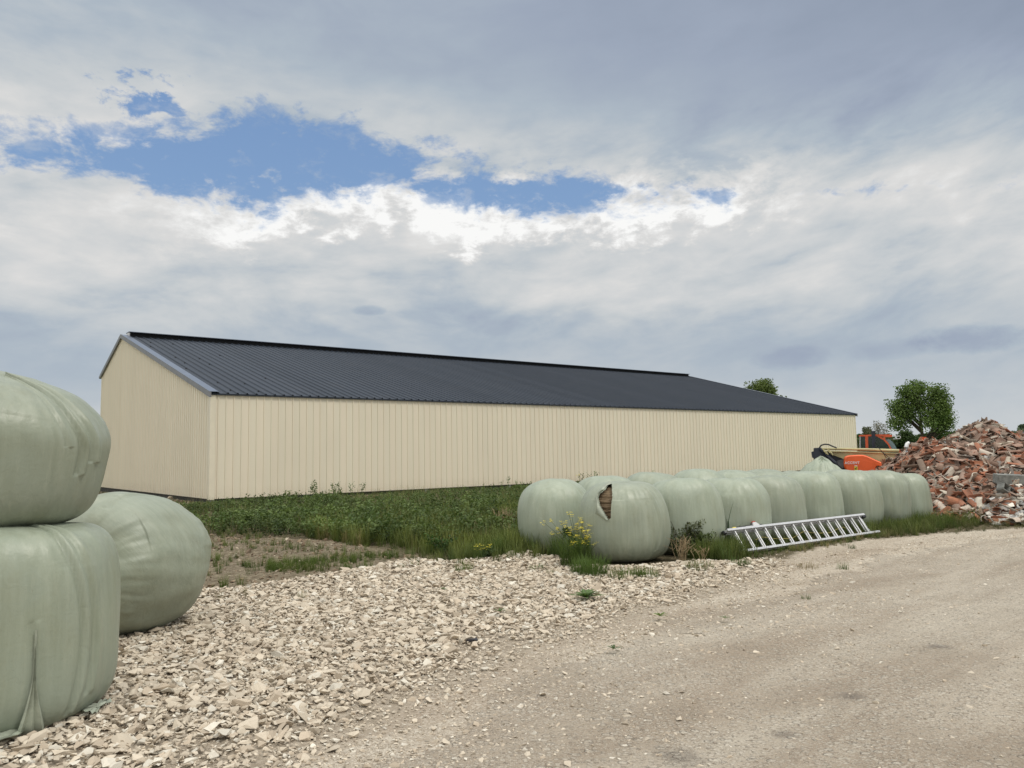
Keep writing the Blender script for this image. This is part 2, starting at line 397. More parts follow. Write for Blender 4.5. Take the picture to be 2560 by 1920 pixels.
class MB:
    """collects shapes into one mesh"""
    def __init__(s): s.v = []; s.f = []
    def add(s, vs, fs):
        b = len(s.v); s.v += [tuple(v) for v in vs]; s.f += [tuple(i + b for i in f) for f in fs]; return s
    def box(s, x0, x1, y0, y1, z0, z1, mtx=None):
        vs = [Vector(p) for p in ((x0, y0, z0), (x1, y0, z0), (x1, y1, z0), (x0, y1, z0), (x0, y0, z1), (x1, y0, z1), (x1, y1, z1), (x0, y1, z1))]
        if mtx: vs = [mtx @ v for v in vs]
        return s.add(vs, [(0, 3, 2, 1), (4, 5, 6, 7), (0, 1, 5, 4), (1, 2, 6, 5), (2, 3, 7, 6), (3, 0, 4, 7)])
    def tube(s, pts, rad, n=8, cap=True):
        pts = [Vector(p) for p in pts]; rs = rad if isinstance(rad, (list, tuple)) else [rad] * len(pts)
        vs, fs = [], []; ref = Vector((0, 0, 1))
        for i, p in enumerate(pts):
            d = (pts[min(i + 1, len(pts) - 1)] - pts[max(i - 1, 0)]).normalized()
            a = d.cross(ref)
            if a.length < .05: a = d.cross(Vector((1, 0, 0)))
            a.normalize(); b = d.cross(a)
            for k in range(n):
                t = 2 * math.pi * k / n; vs.append(p + (a * math.cos(t) + b * math.sin(t)) * rs[i])
        for i in range(len(pts) - 1):
            for k in range(n):
                fs.append((i * n + k, i * n + (k + 1) % n, (i + 1) * n + (k + 1) % n, (i + 1) * n + k))
        if cap: fs += [tuple(range(n - 1, -1, -1)), tuple((len(pts) - 1) * n + k for k in range(n))]
        return s.add(vs, fs)
    def prism(s, poly, off):
        """polygon (list of Vectors) swept by vector off"""
        n = len(poly); vs = [Vector(p) for p in poly] + [Vector(p) + Vector(off) for p in poly]
        fs = [tuple(range(n)), tuple(range(2 * n - 1, n - 1, -1))] + [(i, i + n, (i + 1) % n + n, (i + 1) % n) for i in range(n)]
        return s.add(vs, fs)
    def build(s, name, material, parent=None, smooth=False, bevel=0., origin=None, seg=2):
        vs = s.v
        if origin is not None: vs = [(v[0] - origin[0], v[1] - origin[1], v[2] - origin[2]) for v in vs]
        me = bpy.data.meshes.new(name); me.from_pydata(vs, [], s.f)
        bm = bmesh.new(); bm.from_mesh(me); bmesh.ops.recalc_face_normals(bm, faces=bm.faces)
        if bevel: bmesh.ops.bevel(bm, geom=bm.edges[:], offset=bevel, segments=seg, affect='EDGES', clamp_overlap=True)
        bm.to_mesh(me); bm.free()
        o = link(name, me, material, parent, smooth)
        if origin is not None: o.location = origin
        if smooth and hasattr(me, 'set_sharp_from_angle'): me.set_sharp_from_angle(angle=R(38))
        return o
def inpoly(x, y, poly):
    x = np.asarray(x); y = np.asarray(y); r = np.zeros(x.shape, bool); n = len(poly)
    for i in range(n):
        x1, y1 = poly[i]; x2, y2 = poly[(i + 1) % n]
        c = ((y1 > y) != (y2 > y)) & (x < (x2 - x1) * (y - y1) / ((y2 - y1) if y2 != y1 else 1e-9) + x1)
        r ^= c
    return r
def polydist(x, y, pts):
    d = np.full(np.shape(x), 1e9)
    for (x1, y1), (x2, y2) in zip(pts[:-1], pts[1:]):
        dx, dy = x2 - x1, y2 - y1; t = np.clip(((x - x1) * dx + (y - y1) * dy) / (dx * dx + dy * dy), 0, 1)
        d = np.minimum(d, np.hypot(x - x1 - t * dx, y - y1 - t * dy))
    return d
def vnoise(x, y, s, seed=0):
    """cheap smooth 2-d noise in -1..1"""
    x = np.asarray(x, float) * s + seed * 17.3; y = np.asarray(y, float) * s + seed * 9.1
    xi, yi = np.floor(x), np.floor(y); fx, fy = x - xi, y - yi
    fx = fx * fx * (3 - 2 * fx); fy = fy * fy * (3 - 2 * fy)
    def h(a, b):
        q = np.sin(a * 127.1 + b * 311.7 + seed * 3.3) * 43758.5453; return (q - np.floor(q)) * 2 - 1
    return (h(xi, yi) * (1 - fx) + h(xi + 1, yi) * fx) * (1 - fy) + (h(xi, yi + 1) * (1 - fx) + h(xi + 1, yi + 1) * fx) * fy
def fbm(x, y, s, seed=0, o=4):
    return sum(vnoise(x, y, s * 2 ** k, seed + k) * .5 ** k for k in range(o))

# ------------------------------------------------------------------ layout of the yard
YAW = .6652
D = Vector((math.cos(YAW), math.sin(YAW), 0)); N = Vector((-math.sin(YAW), math.cos(YAW), 0))
BC = Vector((-12.4387, 31.9914, 0))                       # near corner of the barn
ROAD_L = [(-3.2, -6), (-2.2, 1.5), (-1.35, 3.2), (-.84, 4.27), (-.37, 5.13), (.35, 6.46), (1.35, 7.6), (2.67, 8.9), (3.9, 10.4), (5.0, 11.7), (6.56, 12.9), (8.4, 13.8), (12, 15.2), (24, 19.5), (70, 32)]
ROAD = ROAD_L + [(90, 0), (60, -30), (-3.2, -30)]
GR_TOP = [(-40, 11), (-9, 10.6), (-5.6, 9.6), (-3.9, 9.3), (-3.3, 9.5), (-2.8, 10.1), (-2.2, 11.0), (-1.5, 11.8), (-.9, 11.6), (-.4, 11.7), (.1, 12.3), (.6, 11.6), (1.1, 10.9), (1.9, 11.0), (2.5, 11.1), (3.4, 11.5), (4.6, 12.0), (6.0, 12.9), (8.4, 14.0), (12, 15.4)]
GRAVEL = [(-40, -6)] + GR_TOP + ROAD_L[::-1][2:] + [(-3.2, -6)]
DIRT = [(-9.5, 10.5), (-9.5, 17.6), (-7.3, 17.4), (-6.0, 17.0), (-4.6, 15.6), (-3.6, 14.6), (-2.6, 13.6), (-1.8, 12.8), (-1.2, 12.2), (-.5, 11.9), (-.9, 11.4), (-2.2, 10.7), (-2.9, 9.8), (-4, 9.0)]
def gz(x, y):
    x = np.asarray(x, float); y = np.asarray(y, float)
    z = fbm(x, y, .35, 3, 3) * .022
    near = np.exp(-((x + 4.6) ** 2 / 9 + (y - 13.5) ** 2 / 4.5)); z = z + near * .12 * (1 + .5 * fbm(x, y, 1.6, 8, 3))
    dg = polydist(x, y, GR_TOP[2:15]); z = z + .05 * np.exp(-(dg / .45) ** 2) * (1 + .6 * vnoise(x, y, 1.3, 5))
    ins = inpoly(x, y, ROAD); db = polydist(x, y, ROAD_L)
    z = z + np.where(ins, -.03 * np.clip(db / .8, 0, 1), 0)
    # faint wheel ruts along the track
    z = z + np.where(ins, -.0 + .026 * np.sin(db * 3.3 + .8 * vnoise(x, y, .4, 2)) * np.clip(db, 0, 1) * (db < 9), 0)
    wn_ = (x + 12.4387) * -.6172 + (y - 31.9914) * .7868; wd_ = (x + 12.4387) * .7868 + (y - 31.9914) * .6172
    z = z - .17 * np.clip((wn_ + 2.2) / 1.4, 0, 1) * np.clip((wd_ + 3.5) / 1.5, 0, 1) * (wd_ < 56) * (wn_ < 30)
    far = np.clip((np.hypot(x, y - 10) - 45) / 60, 0, 1); z = z * (1 - far) - .35 * np.clip((y - 36) / 30, 0, 1)
    return z
def gz1(x, y): return float(gz(np.array([x]), np.array([y]))[0])

# ground: one sheet, fine near the camera and reaching past the horizon
def axis(lo, hi, step, far, g=1.22):
    a = list(np.arange(lo, hi, step)); s = step; p = hi
    while p < far: a.append(p); s *= g; p += s
    s = step; p = lo - step
    while p > -far: a.insert(0, p); s *= g; p -= s
    return np.array(a)
gx = axis(-9, 14, .11, 2600); gy = axis(2, 19, .11, 2600)
XX, YY = np.meshgrid(gx, gy, indexing='ij')
ZZ = gz(XX, YY)
nx, ny = XX.shape
ids = np.arange(nx * ny).reshape(nx, ny)
quads = np.stack([ids[:-1, :-1], ids[1:, :-1], ids[1:, 1:], ids[:-1, 1:]], -1).reshape(-1, 4)
xr, yr = XX.ravel(), YY.ravel()
def soft(poly, edge, wd=.35):
    d = polydist(xr, yr, edge); s = inpoly(xr, yr, poly)
    return np.clip(.5 + np.where(s, d, -d) / (2 * wd), 0, 1)
dd_ = polydist(xr, yr, ROAD_L); zr_ = np.clip((np.where(inpoly(xr, yr, ROAD), dd_, -dd_) + .75 + .7 * np.clip((xr - 3) / 2, 0, 1)) / .8, 0, 1); zg = soft(GRAVEL, GR_TOP, .25) ; zd = soft(DIRT, DIRT + DIRT[:1], .5)
gcol = np.stack([zr_, np.maximum(zg, 0) * inpoly(xr, yr, GRAVEL + []) , zd], -1)
gcol[:, 1] = np.where(inpoly(xr, yr, GRAVEL), 1, zg * (1 - zr_))
me = npmesh('ground', np.stack([xr, yr, ZZ.ravel()], -1), quads, gcol)
def road_color(t, p):
    rp = t.vscale(p, 1, 1, 1, (0, 0, 0), (0, 0, R(-38)))
    band = t.noise(t.vscale(rp, .16, .95, 1), 1., 5, .62, .4)
    blot = t.noise(p, 1.1, 7, .68); fine = t.noise(p, 20, 6, .72); grain = t.noise(p, 85, 4, .75)
    c = t.mix(t.smooth(band, .36, .66), (.335, .275, .21), (.50, .445, .36))
    c = t.mix(t.math('MULTIPLY', t.smooth(blot, .44, .70), .5), c, (.27, .225, .17))
    h = t.math('ADD', t.math('MULTIPLY', fine, .9), t.math('MULTIPLY', grain, .35))
    dn = t.smooth(t.math('ADD', t.math('MULTIPLY', t.noise(p, .9, 5, .6), .6), t.math('MULTIPLY', band, .4)), .38, .6)
    for sc_, ch, lo, r0_, col_, k in ((11., 2, .80, .34, (.62, .57, .48), .75), (23., 0, .60, .40, (.60, .545, .455), .8), (23., 1, .80, .36, (.24, .20, .155), .7), (48., 1, .50, .42, (.60, .545, .455), .8), (48., 2, .72, .38, (.22, .18, .14), .7), (95., 0, .5, .42, (.58, .53, .44), .7)):
        v = t.vor(t.vscale(p, 1, 1.25, 1, (sc_, ch, 0)), sc_)
        sel = t.smooth(t.sep(v.outputs['Color'])[ch], lo, lo + .06)
        mk = t.math('MULTIPLY', sel, t.math('SUBTRACT', 1., t.smooth(v.outputs['Distance'], r0_ - .10, r0_)))
        c = t.mix(t.math('MULTIPLY', t.math('MULTIPLY', mk, k), t.math('ADD', t.math('MULTIPLY', dn, .7), .3)), c, col_)
        h = t.math('ADD', h, t.math('MULTIPLY', mk, 12. / sc_))
    c = t.mix(t.math('MULTIPLY', t.smooth(fine, .52, .78), .45), c, (.20, .165, .13))
    c = t.mix(t.math('MULTIPLY', t.smooth(grain, .5, .8), .4), c, (.22, .18, .14))
    return c, h
def stains(t, p, c):
    for (px, py, r_) in ((1690, 1864, .20), (2125, 1725, .16), (1960, 1812, .13), (2345, 1610, .15)):
        g = gp(px, py); v = t.n.new('ShaderNodeVectorMath'); v.operation = 'DISTANCE'; t.l.new(p, v.inputs[0]); v.inputs[1].default_value = (g.x, g.y, 0)
        dd = t.math('ADD', v.outputs['Value'], t.math('MULTIPLY', t.math('SUBTRACT', t.noise(p, 9, 5, .7), .5), r_ * 1.4))
        c = t.mix(t.math('MULTIPLY', t.math('SUBTRACT', 1., t.smooth(dd, r_ * .2, r_)), .55), c, (.13, .115, .10))
    return c
def ground_fn(t, b):
    p = gpos(t); rd, gr, di = t.sep(attr(t))
    n1 = t.noise(p, 2.2, 6, .65); n2 = t.noise(p, 14, 5, .65); n3 = t.noise(p, .05, 3, .5)
    soil = t.mix(t.smooth(n2, .4, .65), (.075, .066, .036), (.155, .125, .080))
    farf = t.mix(t.smooth(n3, .4, .6), (.07, .105, .035), (.10, .125, .05))
    ln = t.n.new('ShaderNodeVectorMath'); ln.operation = 'LENGTH'; t.l.new(p, ln.inputs[0])
    base = t.mix(t.smooth(ln.outputs['Value'], 40, 70), soil, farf)
    dirt = t.mix(t.smooth(n2, .35, .7), (.115, .092, .060), (.26, .22, .155))
    dirt = t.mix(t.math('MULTIPLY', t.smooth(t.noise(p, 40, 4, .7), .55, .7), .35), dirt, (.40, .34, .25))
    mm = t.smooth(t.math('ADD', di, t.math('MULTIPLY', t.math('SUBTRACT', n1, .5), .9)), .42, .58)
    base = t.mix(mm, base, dirt)
    stone = t.mix(t.smooth(n2, .35, .65), (.27, .225, .17), (.42, .365, .29))
    mg = t.smooth(t.math('ADD', gr, t.math('MULTIPLY', t.math('SUBTRACT', n1, .5), .9)), .42, .58)
    base = t.mix(mg, base, stone)
    rc, rh = road_color(t, p)
    mr = t.smooth(t.math('ADD', rd, t.math('MULTIPLY', t.math('SUBTRACT', n1, .5), .9)), .35, .65)
    base = t.mix(mr, base, rc)
    t.l.new(base, b.inputs['Base Color'])
    h = t.math('ADD', t.math('MULTIPLY', n2, 1.2), t.math('MULTIPLY', t.noise(p, 45, 5, .7), .5))
    t.l.new(t.bump(h, .8, .03), b.inputs['Normal'])
ground = link('ground', me, mat('ground_soil', rough=.95, fn=ground_fn, spec=.15), smooth=True)
tag(ground, kind='structure')
# the track: a sheet 4 mm above the ground
def tr_axis(a): return a
ix = (gx > -4) & (gx < 60); iy = (gy > .5) & (gy < 45)
rx, ry = gx[ix], gy[iy]
RX, RY = np.meshgrid(rx, ry, indexing='ij'); rid = np.arange(RX.size).reshape(RX.shape)
rq = np.stack([rid[:-1, :-1], rid[1:, :-1], rid[1:, 1:], rid[:-1, 1:]], -1).reshape(-1, 4)
cxq = RX.ravel()[rq].mean(1); cyq = RY.ravel()[rq].mean(1)
jit = fbm(cxq, cyq, 1.4, 11, 3) * .3
keep = inpoly(cxq, cyq, ROAD) & (polydist(cxq, cyq, ROAD_L) > .22 + jit)
rq = rq[keep]; uq, inv = np.unique(rq, return_inverse=True)
rv = np.stack([RX.ravel()[uq], RY.ravel()[uq], gz(RX.ravel()[uq], RY.ravel()[uq]) + .004], -1)
def road_fn(t, b):
    c, h = road_color(t, gpos(t)); c = stains(t, gpos(t), c); t.l.new(c, b.inputs['Base Color']); t.l.new(t.bump(h, .9, .022), b.inputs['Normal'])
road = link('road', npmesh('road', rv, inv.reshape(-1, 4)), mat('compacted_limestone', rough=.93, fn=road_fn, spec=.18), smooth=True)
tag(road, kind='structure')

# ------------------------------------------------------------------ gravel stones
def hull(n, e=(1, .72, .5), seed=0, pw=.55):
    rs = np.random.default_rng(seed); bm = bmesh.new()
    v = rs.normal(size=(n, 3)); v /= np.linalg.norm(v, axis=1)[:, None]
    v = np.sign(v) * np.abs(v) ** pw; v *= rs.uniform(.75, 1, (n, 1)); v *= np.array(e) * .5
    for q in v: bm.verts.new(q)
    r = bmesh.ops.convex_hull(bm, input=bm.verts[:])
    for q in [q for q in bm.verts if not q.link_faces]: bm.verts.remove(q)
    bmesh.ops.triangulate(bm, faces=bm.faces[:]); bm.verts.index_update()
    V = np.array([q.co[:] for q in bm.verts]); Fc = np.array([[q.index for q in f.verts] for f in bm.faces]); bm.free()
    return V, Fc
stones = [hull(8 + k % 4, (1, random.uniform(.55, .95), random.uniform(.28, .55)), k, 1.05) for k in range(48)]
def place_stones(name, x, y, size, tilt, zoff, col, kind='stuff', label=None, cat=None, material=None):
    n = len(x); A = rotz(rng.uniform(0, 6.283, n)) @ rotx(rng.normal(0, tilt, n)) @ roty(rng.normal(0, tilt, n))
    A = A * size[:, None, None]
    T = np.stack([x, y, gz(x, y) + zoff], -1)
    V, Fc, C = scatter(stones, rng.integers(0, len(stones), n), A, T, col)
    o = link(name, npmesh(name, V, Fc, C), material or M['stone'])
    return tag(o, label, cat, kind=kind)
def stone_cols(n, lo=.74, hi=1.04):
    t = rng.uniform(0, 1, (n, 1)); a = np.array([.62, .545, .435]); b = np.array([.52, .44, .34]); c = np.array([.70, .655, .56])
    k = rng.uniform(0, 1, (n, 1)); col_ = np.where(k < .55, a, np.where(k < .85, b, c))
    return np.clip(col_ * rng.uniform(lo, hi, (n, 1)), 0, .8)
def rnd_area(n, x0, x1, y0, y1): return rng.uniform(x0, x1, n), rng.uniform(y0, y1, n)
x, y = rnd_area(250000, -7.5, 8.6, 3.0, 15.2)
d = polydist(x, y, ROAD_L); ing = inpoly(x, y, GRAVEL) | (polydist(x, y, GR_TOP) < .10)
vis = (np.abs(x) < y * .72 + .7)
dt = polydist(x, y, GR_TOP)
dens = np.where(ing, np.clip((d + .55 * fbm(x, y, 1.1, 21, 3)) / 1.1, .08, 1), 0)
inr = inpoly(x, y, ROAD); dens = np.where(inr, .42 * np.exp(-d / .85) * (1 + fbm(x, y, 1.3, 23, 3)), dens)
d = np.where(inr, 0., d)
dens = np.where((x > 2.4), dens * np.clip(1.15 - (x - 2.4) / 2.6, .14, 1), dens)
pick = (rng.uniform(0, 1, len(x)) < dens) & vis
x, y, d = x[pick], y[pick], d[pick]
n = len(x); size = np.clip(rng.lognormal(math.log(.045), .52, n), .016, .17) * np.clip(.50 + d / 1.8, .5, 1.0)
# a few larger blocks
big = rng.uniform(0, 1, n) < .012; size[big] *= 1.6
place_stones('gravel', x, y, size, .27, rng.uniform(.0, .026, n) * np.clip(d, .2, 1) + size * .08, stone_cols(n), label='pale angular limestone gravel spread over the yard', cat='gravel')
print('gravel', n)
# fines between the stones and loose pebbles on the track
x, y = rnd_area(420000, -6, 13, 3.0, 17)
ins = inpoly(x, y, ROAD); d = polydist(x, y, ROAD_L); vis = (np.abs(x) < y * .72 + .5)
rx_ = x * .788 + y * .616; ry_ = -x * .616 + y * .788
patch = np.clip(.50 + .9 * fbm(rx_ * .35, ry_, 1.0, 31, 4), .05, 1)
pr = np.where(ins, (.22 + .78 * np.exp(-d / .7)) * patch * np.clip(9 / y, .25, 1) ** 1.1, .0)
pr = np.where(inpoly(x, y, GRAVEL), .65 * np.clip(1.2 - d * .35, .25, 1), pr)
pr = np.where((~ins) & (d < 1.3) & (x > 3.5), .45 * np.exp(-d / .8), pr)
pick = (rng.uniform(0, 1, len(x)) < pr) & vis
x, y, ins, d = x[pick], y[pick], ins[pick], d[pick]; n = len(x)
size = np.clip(rng.lognormal(math.log(.0165), .55, n), .006, .07); size = np.where(ins & (d > 1.2), np.minimum(size, .05), size)
cc_ = stone_cols(n, .42, 1.1)
place_stones('pebbles', x, y, size, .22, -size * .06 + .003, cc_, label='small pebbles and stone chips on the compacted track', cat='pebbles')
print('pebbles', n)
# flat stones pressed into the track surface
x, y = rnd_area(30000, -5, 12, 3.0, 16); d = polydist(x, y, ROAD_L); rx_ = x * .788 + y * .616; ry_ = -x * .616 + y * .788
pr = np.where(inpoly(x, y, ROAD), .07 + .75 * np.exp(-d / 1.1), 0) * np.clip(.45 + 1.0 * fbm(rx_ * .3, ry_, 1.1, 33, 4), .03, 1)
pick = (rng.uniform(0, 1, len(x)) < pr) & (np.abs(x) < y * .72 + .5); x, y = x[pick], y[pick]; n = len(x)
size = np.clip(rng.lognormal(math.log(.040), .45, n), .015, .12)
place_stones('pressed_stones', x, y, size, .10, .004 - size * .05, stone_cols(n, .62, 1.05), label='flat limestone pieces pressed into the surface of the track', cat='stones')
print('pressed', n)
# clods and stones on the bare earth patch and rubble by the gable wall
x, y = rnd_area(9000, -9, 0, 9.6, 18); pick = inpoly(x, y, DIRT) & (fbm(x, y, 1.2, 41, 3) > -.35); x, y = x[pick], y[pick]; n = len(x)
size = np.clip(rng.lognormal(math.log(.035), .6, n), .012, .18)
cl = np.where(rng.uniform(0, 1, (n, 1)) < .85, np.array([.225, .165, .11]), np.array([.42, .36, .27])) * rng.uniform(.7, 1.15, (n, 1))
place_stones('earth_clods', x, y, size, .5, size * .1, cl, label='brown earth clods and stones on the bare patch behind the gravel', cat='clods')
s_ = rng.uniform(-.5, 22, 1500); o_ = rng.uniform(-2.2, -.1, 1500)
x = BC.x + N.x * s_ + D.x * o_; y = BC.y + N.y * s_ + D.y * o_; n = len(x)
size = np.clip(rng.lognormal(math.log(.11), .5, n), .04, .4)
cl = np.where(rng.uniform(0, 1, (n, 1)) < .5, np.array([.30, .22, .15]), np.array([.46, .40, .31])) * rng.uniform(.6, 1.15, (n, 1))
place_stones('wall_foot_rubble', x, y, size, .5, size * .1, cl, label='broken stone scattered along the foot of the gable wall', cat='rubble')

# ------------------------------------------------------------------ barn (local x along the long wall, local y across, origin near corner)
HR, HL, BW, BL, RH = 4.335, 7.125, 22.70, 51.60, 8.96
RY_ = BW * .7504
barn = empty('barn', BC, YAW)
tag(barn, 'long low cream metal clad barn with an uneven dark grey pitched roof', 'barn')
def profile(length, pitch, ribw, ribh, top):
    """cross-section offsets of a ribbed sheet: list of (s, out)"""
    pts = []; s = 0.
    while s < length - 1e-4:
        e = min(s + pitch, length)
        pts += [(s, 0.), (max(s, e - ribw - 2 * top), 0.), (max(s, e - ribw - top), ribh), (max(s, e - top), ribh)]
        s += pitch
    pts.append((length, 0.)); return pts
def sheet(name, pr, a, b, parent, material):
    """a(s,out), b(s,out) give the two ends of each strip"""
    V = []; 
    for s, o in pr: V += [a(s, o), b(s, o)]
    Fc = [(2 * i, 2 * i + 2, 2 * i + 3, 2 * i + 1) for i in range(len(pr) - 1)]
    mb = MB(); mb.add(V, Fc); return mb.build(name, material, parent)
PW_ = .322
pr = profile(BL, PW_, .032, .036, .014)
sheet('long_wall', pr, lambda s, o: (s, -o, 0), lambda s, o: (s, -o, HR), barn, M['clad'])
pg = profile(BW, PW_, .036, .036, .016)
def gabh(s): return HR + (RH - HR) * s / RY_ if s < RY_ else RH + (HL - RH) * (s - RY_) / (BW - RY_)
pg = sorted(set(pg + [(RY_, 0.)]))
gab = sheet('gable_wall', [(s, o) for s, o in pg], lambda s, o: (s, -o, 0), lambda s, o: (s, -o, gabh(s)), barn, M['clad'])
gab.rotation_euler = (0, 0, R(90)); gab.scale = (1, -1, 1)
g2 = sheet('gable_wall', [(0, 0), (RY_, 0), (BW, 0)], lambda s, o: (BL, s, 0), lambda s, o: (BL, s, gabh(s)), barn, M['clad'])
sheet('long_wall', [(0, 0), (BL, 0)], lambda s, o: (s, BW, 0), lambda s, o: (s, BW, HL), barn, M['clad'])
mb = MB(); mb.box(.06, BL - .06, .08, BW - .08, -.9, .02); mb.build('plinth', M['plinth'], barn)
for sx in range(0, 11): 
    mb = MB(); mb.box(.02 + sx * 5.14, .2 + sx * 5.14, .02, .25, -.9, .0); mb.build('foundation_block', M['concrete'], barn)
mb = MB()
for zz in (.12, 1.5, 2.9, HR - .15):
    for k in range(0, 160, 2): mb.box(k * PW_ + .10, k * PW_ + .116, -.010, -.001, zz, zz + .016)
mb.build('wall_screws', M['trim'], barn)['kind'] = 'stuff'
# roof slopes with standing ribs
OV = .10
sl = (RH - HR) / RY_
tr_ = .035
def ra(s, o): return (s - OV, -OV, HR - OV * sl + .03 + o)
def rb_(s, o): return (s - OV, RY_, RH + .03 + o)
prr = profile(BL + 2 * OV, .402, .035, .055, .035)
sheet('roof_slope', prr, ra, rb_, barn, M['roof'])
sl2 = (RH - HL) / (BW - RY_)
sheet('roof_slope', profile(BL + 2 * OV, .402, .035, .055, .035), lambda s, o: (s - OV, RY_, RH + .03 + o), lambda s, o: (s - OV, BW + .2, HL - .2 * sl2 + .03 + o), barn, M['roof'])
mb = MB()   # dark underside edge along the eave
mb.box(-OV, BL + OV, -OV + .01, -.03, HR - OV * sl - .03, HR - OV * sl + .02); mb.build('eave_trim', M['roof'], barn)
# screws down the first sheets
mb = MB()
for ks in (0, 1, 2, 5, 9):
    for ry2 in np.arange(.6, RY_, 1.75):
        if (ks * 7 + int(ry2 * 3)) % 3: continue
        xx_ = ks * .402 + .15; zz = HR + .04 + ry2 * sl; mb.box(xx_, xx_ + .05, ry2, ry2 + .05, zz, zz + .045)
mb.build('roof_screws', M['black'], barn)['kind'] = 'stuff'
# raised ridge ventilator with a pale top edge
mb = MB(); mb.box(.35, BL - .3, RY_ - .28, RY_ + .28, RH - .1, RH + .22); 
mb.build('ridge_vent', M['roofdark'], barn)
mb = MB(); mb.box(.25, BL - .2, RY_ - .40, RY_ + .40, RH + .222, RH + .255); mb.build('ridge_cap', M['flash'], barn)
mb = MB(); mb.box(.27, .343, RY_ - .26, RY_ + .26, RH - .05, RH + .21); mb.build('ridge_end_plate', M['white'], barn)
# verge flashing: top strip and side strip, both gables
def verge(x0, x1, xs, name):
    t1 = MB()
    h1 = .125
    P_ = [(-.16, HR - .16 * sl), (RY_ - .3, RH - .3 * sl)]
    (ya, za), (yb, zb) = P_
    t1.add([(x0, ya, za + h1), (x1, ya, za + h1), (x1, yb, zb + h1), (x0, yb, zb + h1), (x0, ya, za + h1 - .012), (x1, ya, za + h1 - .012), (x1, yb, zb + h1 - .012), (x0, yb, zb + h1 - .012)],
           [(0, 1, 2, 3), (7, 6, 5, 4), (0, 4, 5, 1), (1, 5, 6, 2), (2, 6, 7, 3), (3, 7, 4, 0)])
    t1.build('verge_flashing', M['flash'], barn)
    for (y0, z0, y1, z1) in ((-.16, HR - .16 * sl, RY_, RH), (RY_, RH, BW + .2, HL - .2 * sl2)):
        t2 = MB(); a_, b_ = sorted((x0, xs))
        vs = [(a_, y0, z0 - .12), (a_, y1, z1 - .12), (a_, y1, z1 + .11), (a_, y0, z0 + .11)]
        t2.add(vs + [(b_, q[1], q[2]) for q in vs], [(0, 1, 2, 3), (7, 6, 5, 4), (0, 4, 5, 1), (1, 5, 6, 2), (2, 6, 7, 3), (3, 7, 4, 0)])
        t2.build('verge_board', M['flashside'], barn)
verge(-.13, .24, -.05, 'l'); verge(BL + .13, BL - .2, BL + .05, 'r')
# corner trims
for (x0, x1, y0, y1, h) in ((-.05, .17, -.045, -.03, HR), (-.05, -.032, -.03, .17, HR), (-.05, -.032, BW - .17, BW + .03, HL)):
    mb = MB(); mb.box(x0, x1, y0, y1, -.03, h - .02); mb.build('corner_trim', M['trim'], barn)
mb = MB(); mb.tube([(-.14, BW + .28, HL - .1), (BL, BW + .28, HL - .1)], .09, 8); mb.build('gutter', M['flashside'], barn)

# ------------------------------------------------------------------ bales
def bale_mesh(name, R0, H, n=3., nz=2.6, sq=0., nu=96, nv=56, seed=0, lean=(0, 0), top=.0, bot=.08, lump=.018, pleat=.006, mod=None, crease=()):
    """upright rounded cylinder; returns verts, quads. n,nz superellipse exponents; bot flattens the foot"""
    rs = random.Random(seed); V = []; ph = [rs.uniform(0, 6.28) for _ in range(8)]
    off = Vector((seed * 3.1, seed * 1.7, 0))
    for j in range(nv + 1):
        t = -math.pi / 2 + math.pi * j / nv
        ct, st = abs(math.cos(t)), abs(math.sin(t))
        # superellipse in (r,z)
        q = (ct ** n + st ** nz) 
        rr = ct / (q ** (1 / n)); zz = math.copysign(st / (q ** (1 / nz)), t)
        for i in range(nu):
            a = 2 * math.pi * i / nu
            r = R0 * rr; z = H / 2 + zz * H / 2
            zn = (z / H - .5) * 2
            r *= 1 + sq * (-.5 * zn) - .05 * max(0, zn) ** 2 * (1 if top == 0 else top)
            r *= 1 + .018 * math.sin(2 * a + ph[0]) + .012 * math.sin(3 * a + ph[1] + zn)
            p = Vector((math.cos(a), math.sin(a), 0)) * r
            edge = math.exp(-((abs(zn) - .72) / .22) ** 2)
            r2 = pleat * edge * (math.sin(17 * a + ph[2] + 2 * zn) * .6 + math.sin(31 * a + ph[3] + 3 * zn) * .5 + math.sin(53 * a + ph[4]) * .3)
            nn = mnoise.noise(Vector((p.x * 2.2, p.y * 2.2, z * 1.6)) + off) * lump + mnoise.noise(Vector((p.x * 6, p.y * 6, z * 2.5)) + off) * lump * .35
            for (ca, cw, cd, z0, z1) in crease:
                da = (a - ca - .12 * math.sin(z * 3) + math.pi) % (2 * math.pi) - math.pi
                if z0 < z < z1: nn -= cd * math.exp(-(da / cw) ** 2) - cd * .8 * math.exp(-((da - cw * 2.2) / (cw * 1.4)) ** 2)
            d_ = Vector((p.x, p.y, (z - H / 2) * .8)); d_ = d_.normalized() if d_.length > 0 else Vector((0, 0, 1))
            v = Vector((p.x, p.y, z)) + d_ * (nn + r2)
            v.z = max(v.z, 0.)
            if z > H * .8: v.z += mnoise.noise(Vector((p.x * 1.6, p.y * 1.6, seed))) * .03
            v.x += lean[0] * v.z; v.y += lean[1] * v.z
            if mod: v = mod(v, a, z)
            V.append(v)
    Fc = []
    for j in range(nv):
        for i in range(nu):
            Fc.append((j * nu + i, j * nu + (i + 1) % nu, (j + 1) * nu + (i + 1) % nu, (j + 1) * nu + i))
    return V, Fc
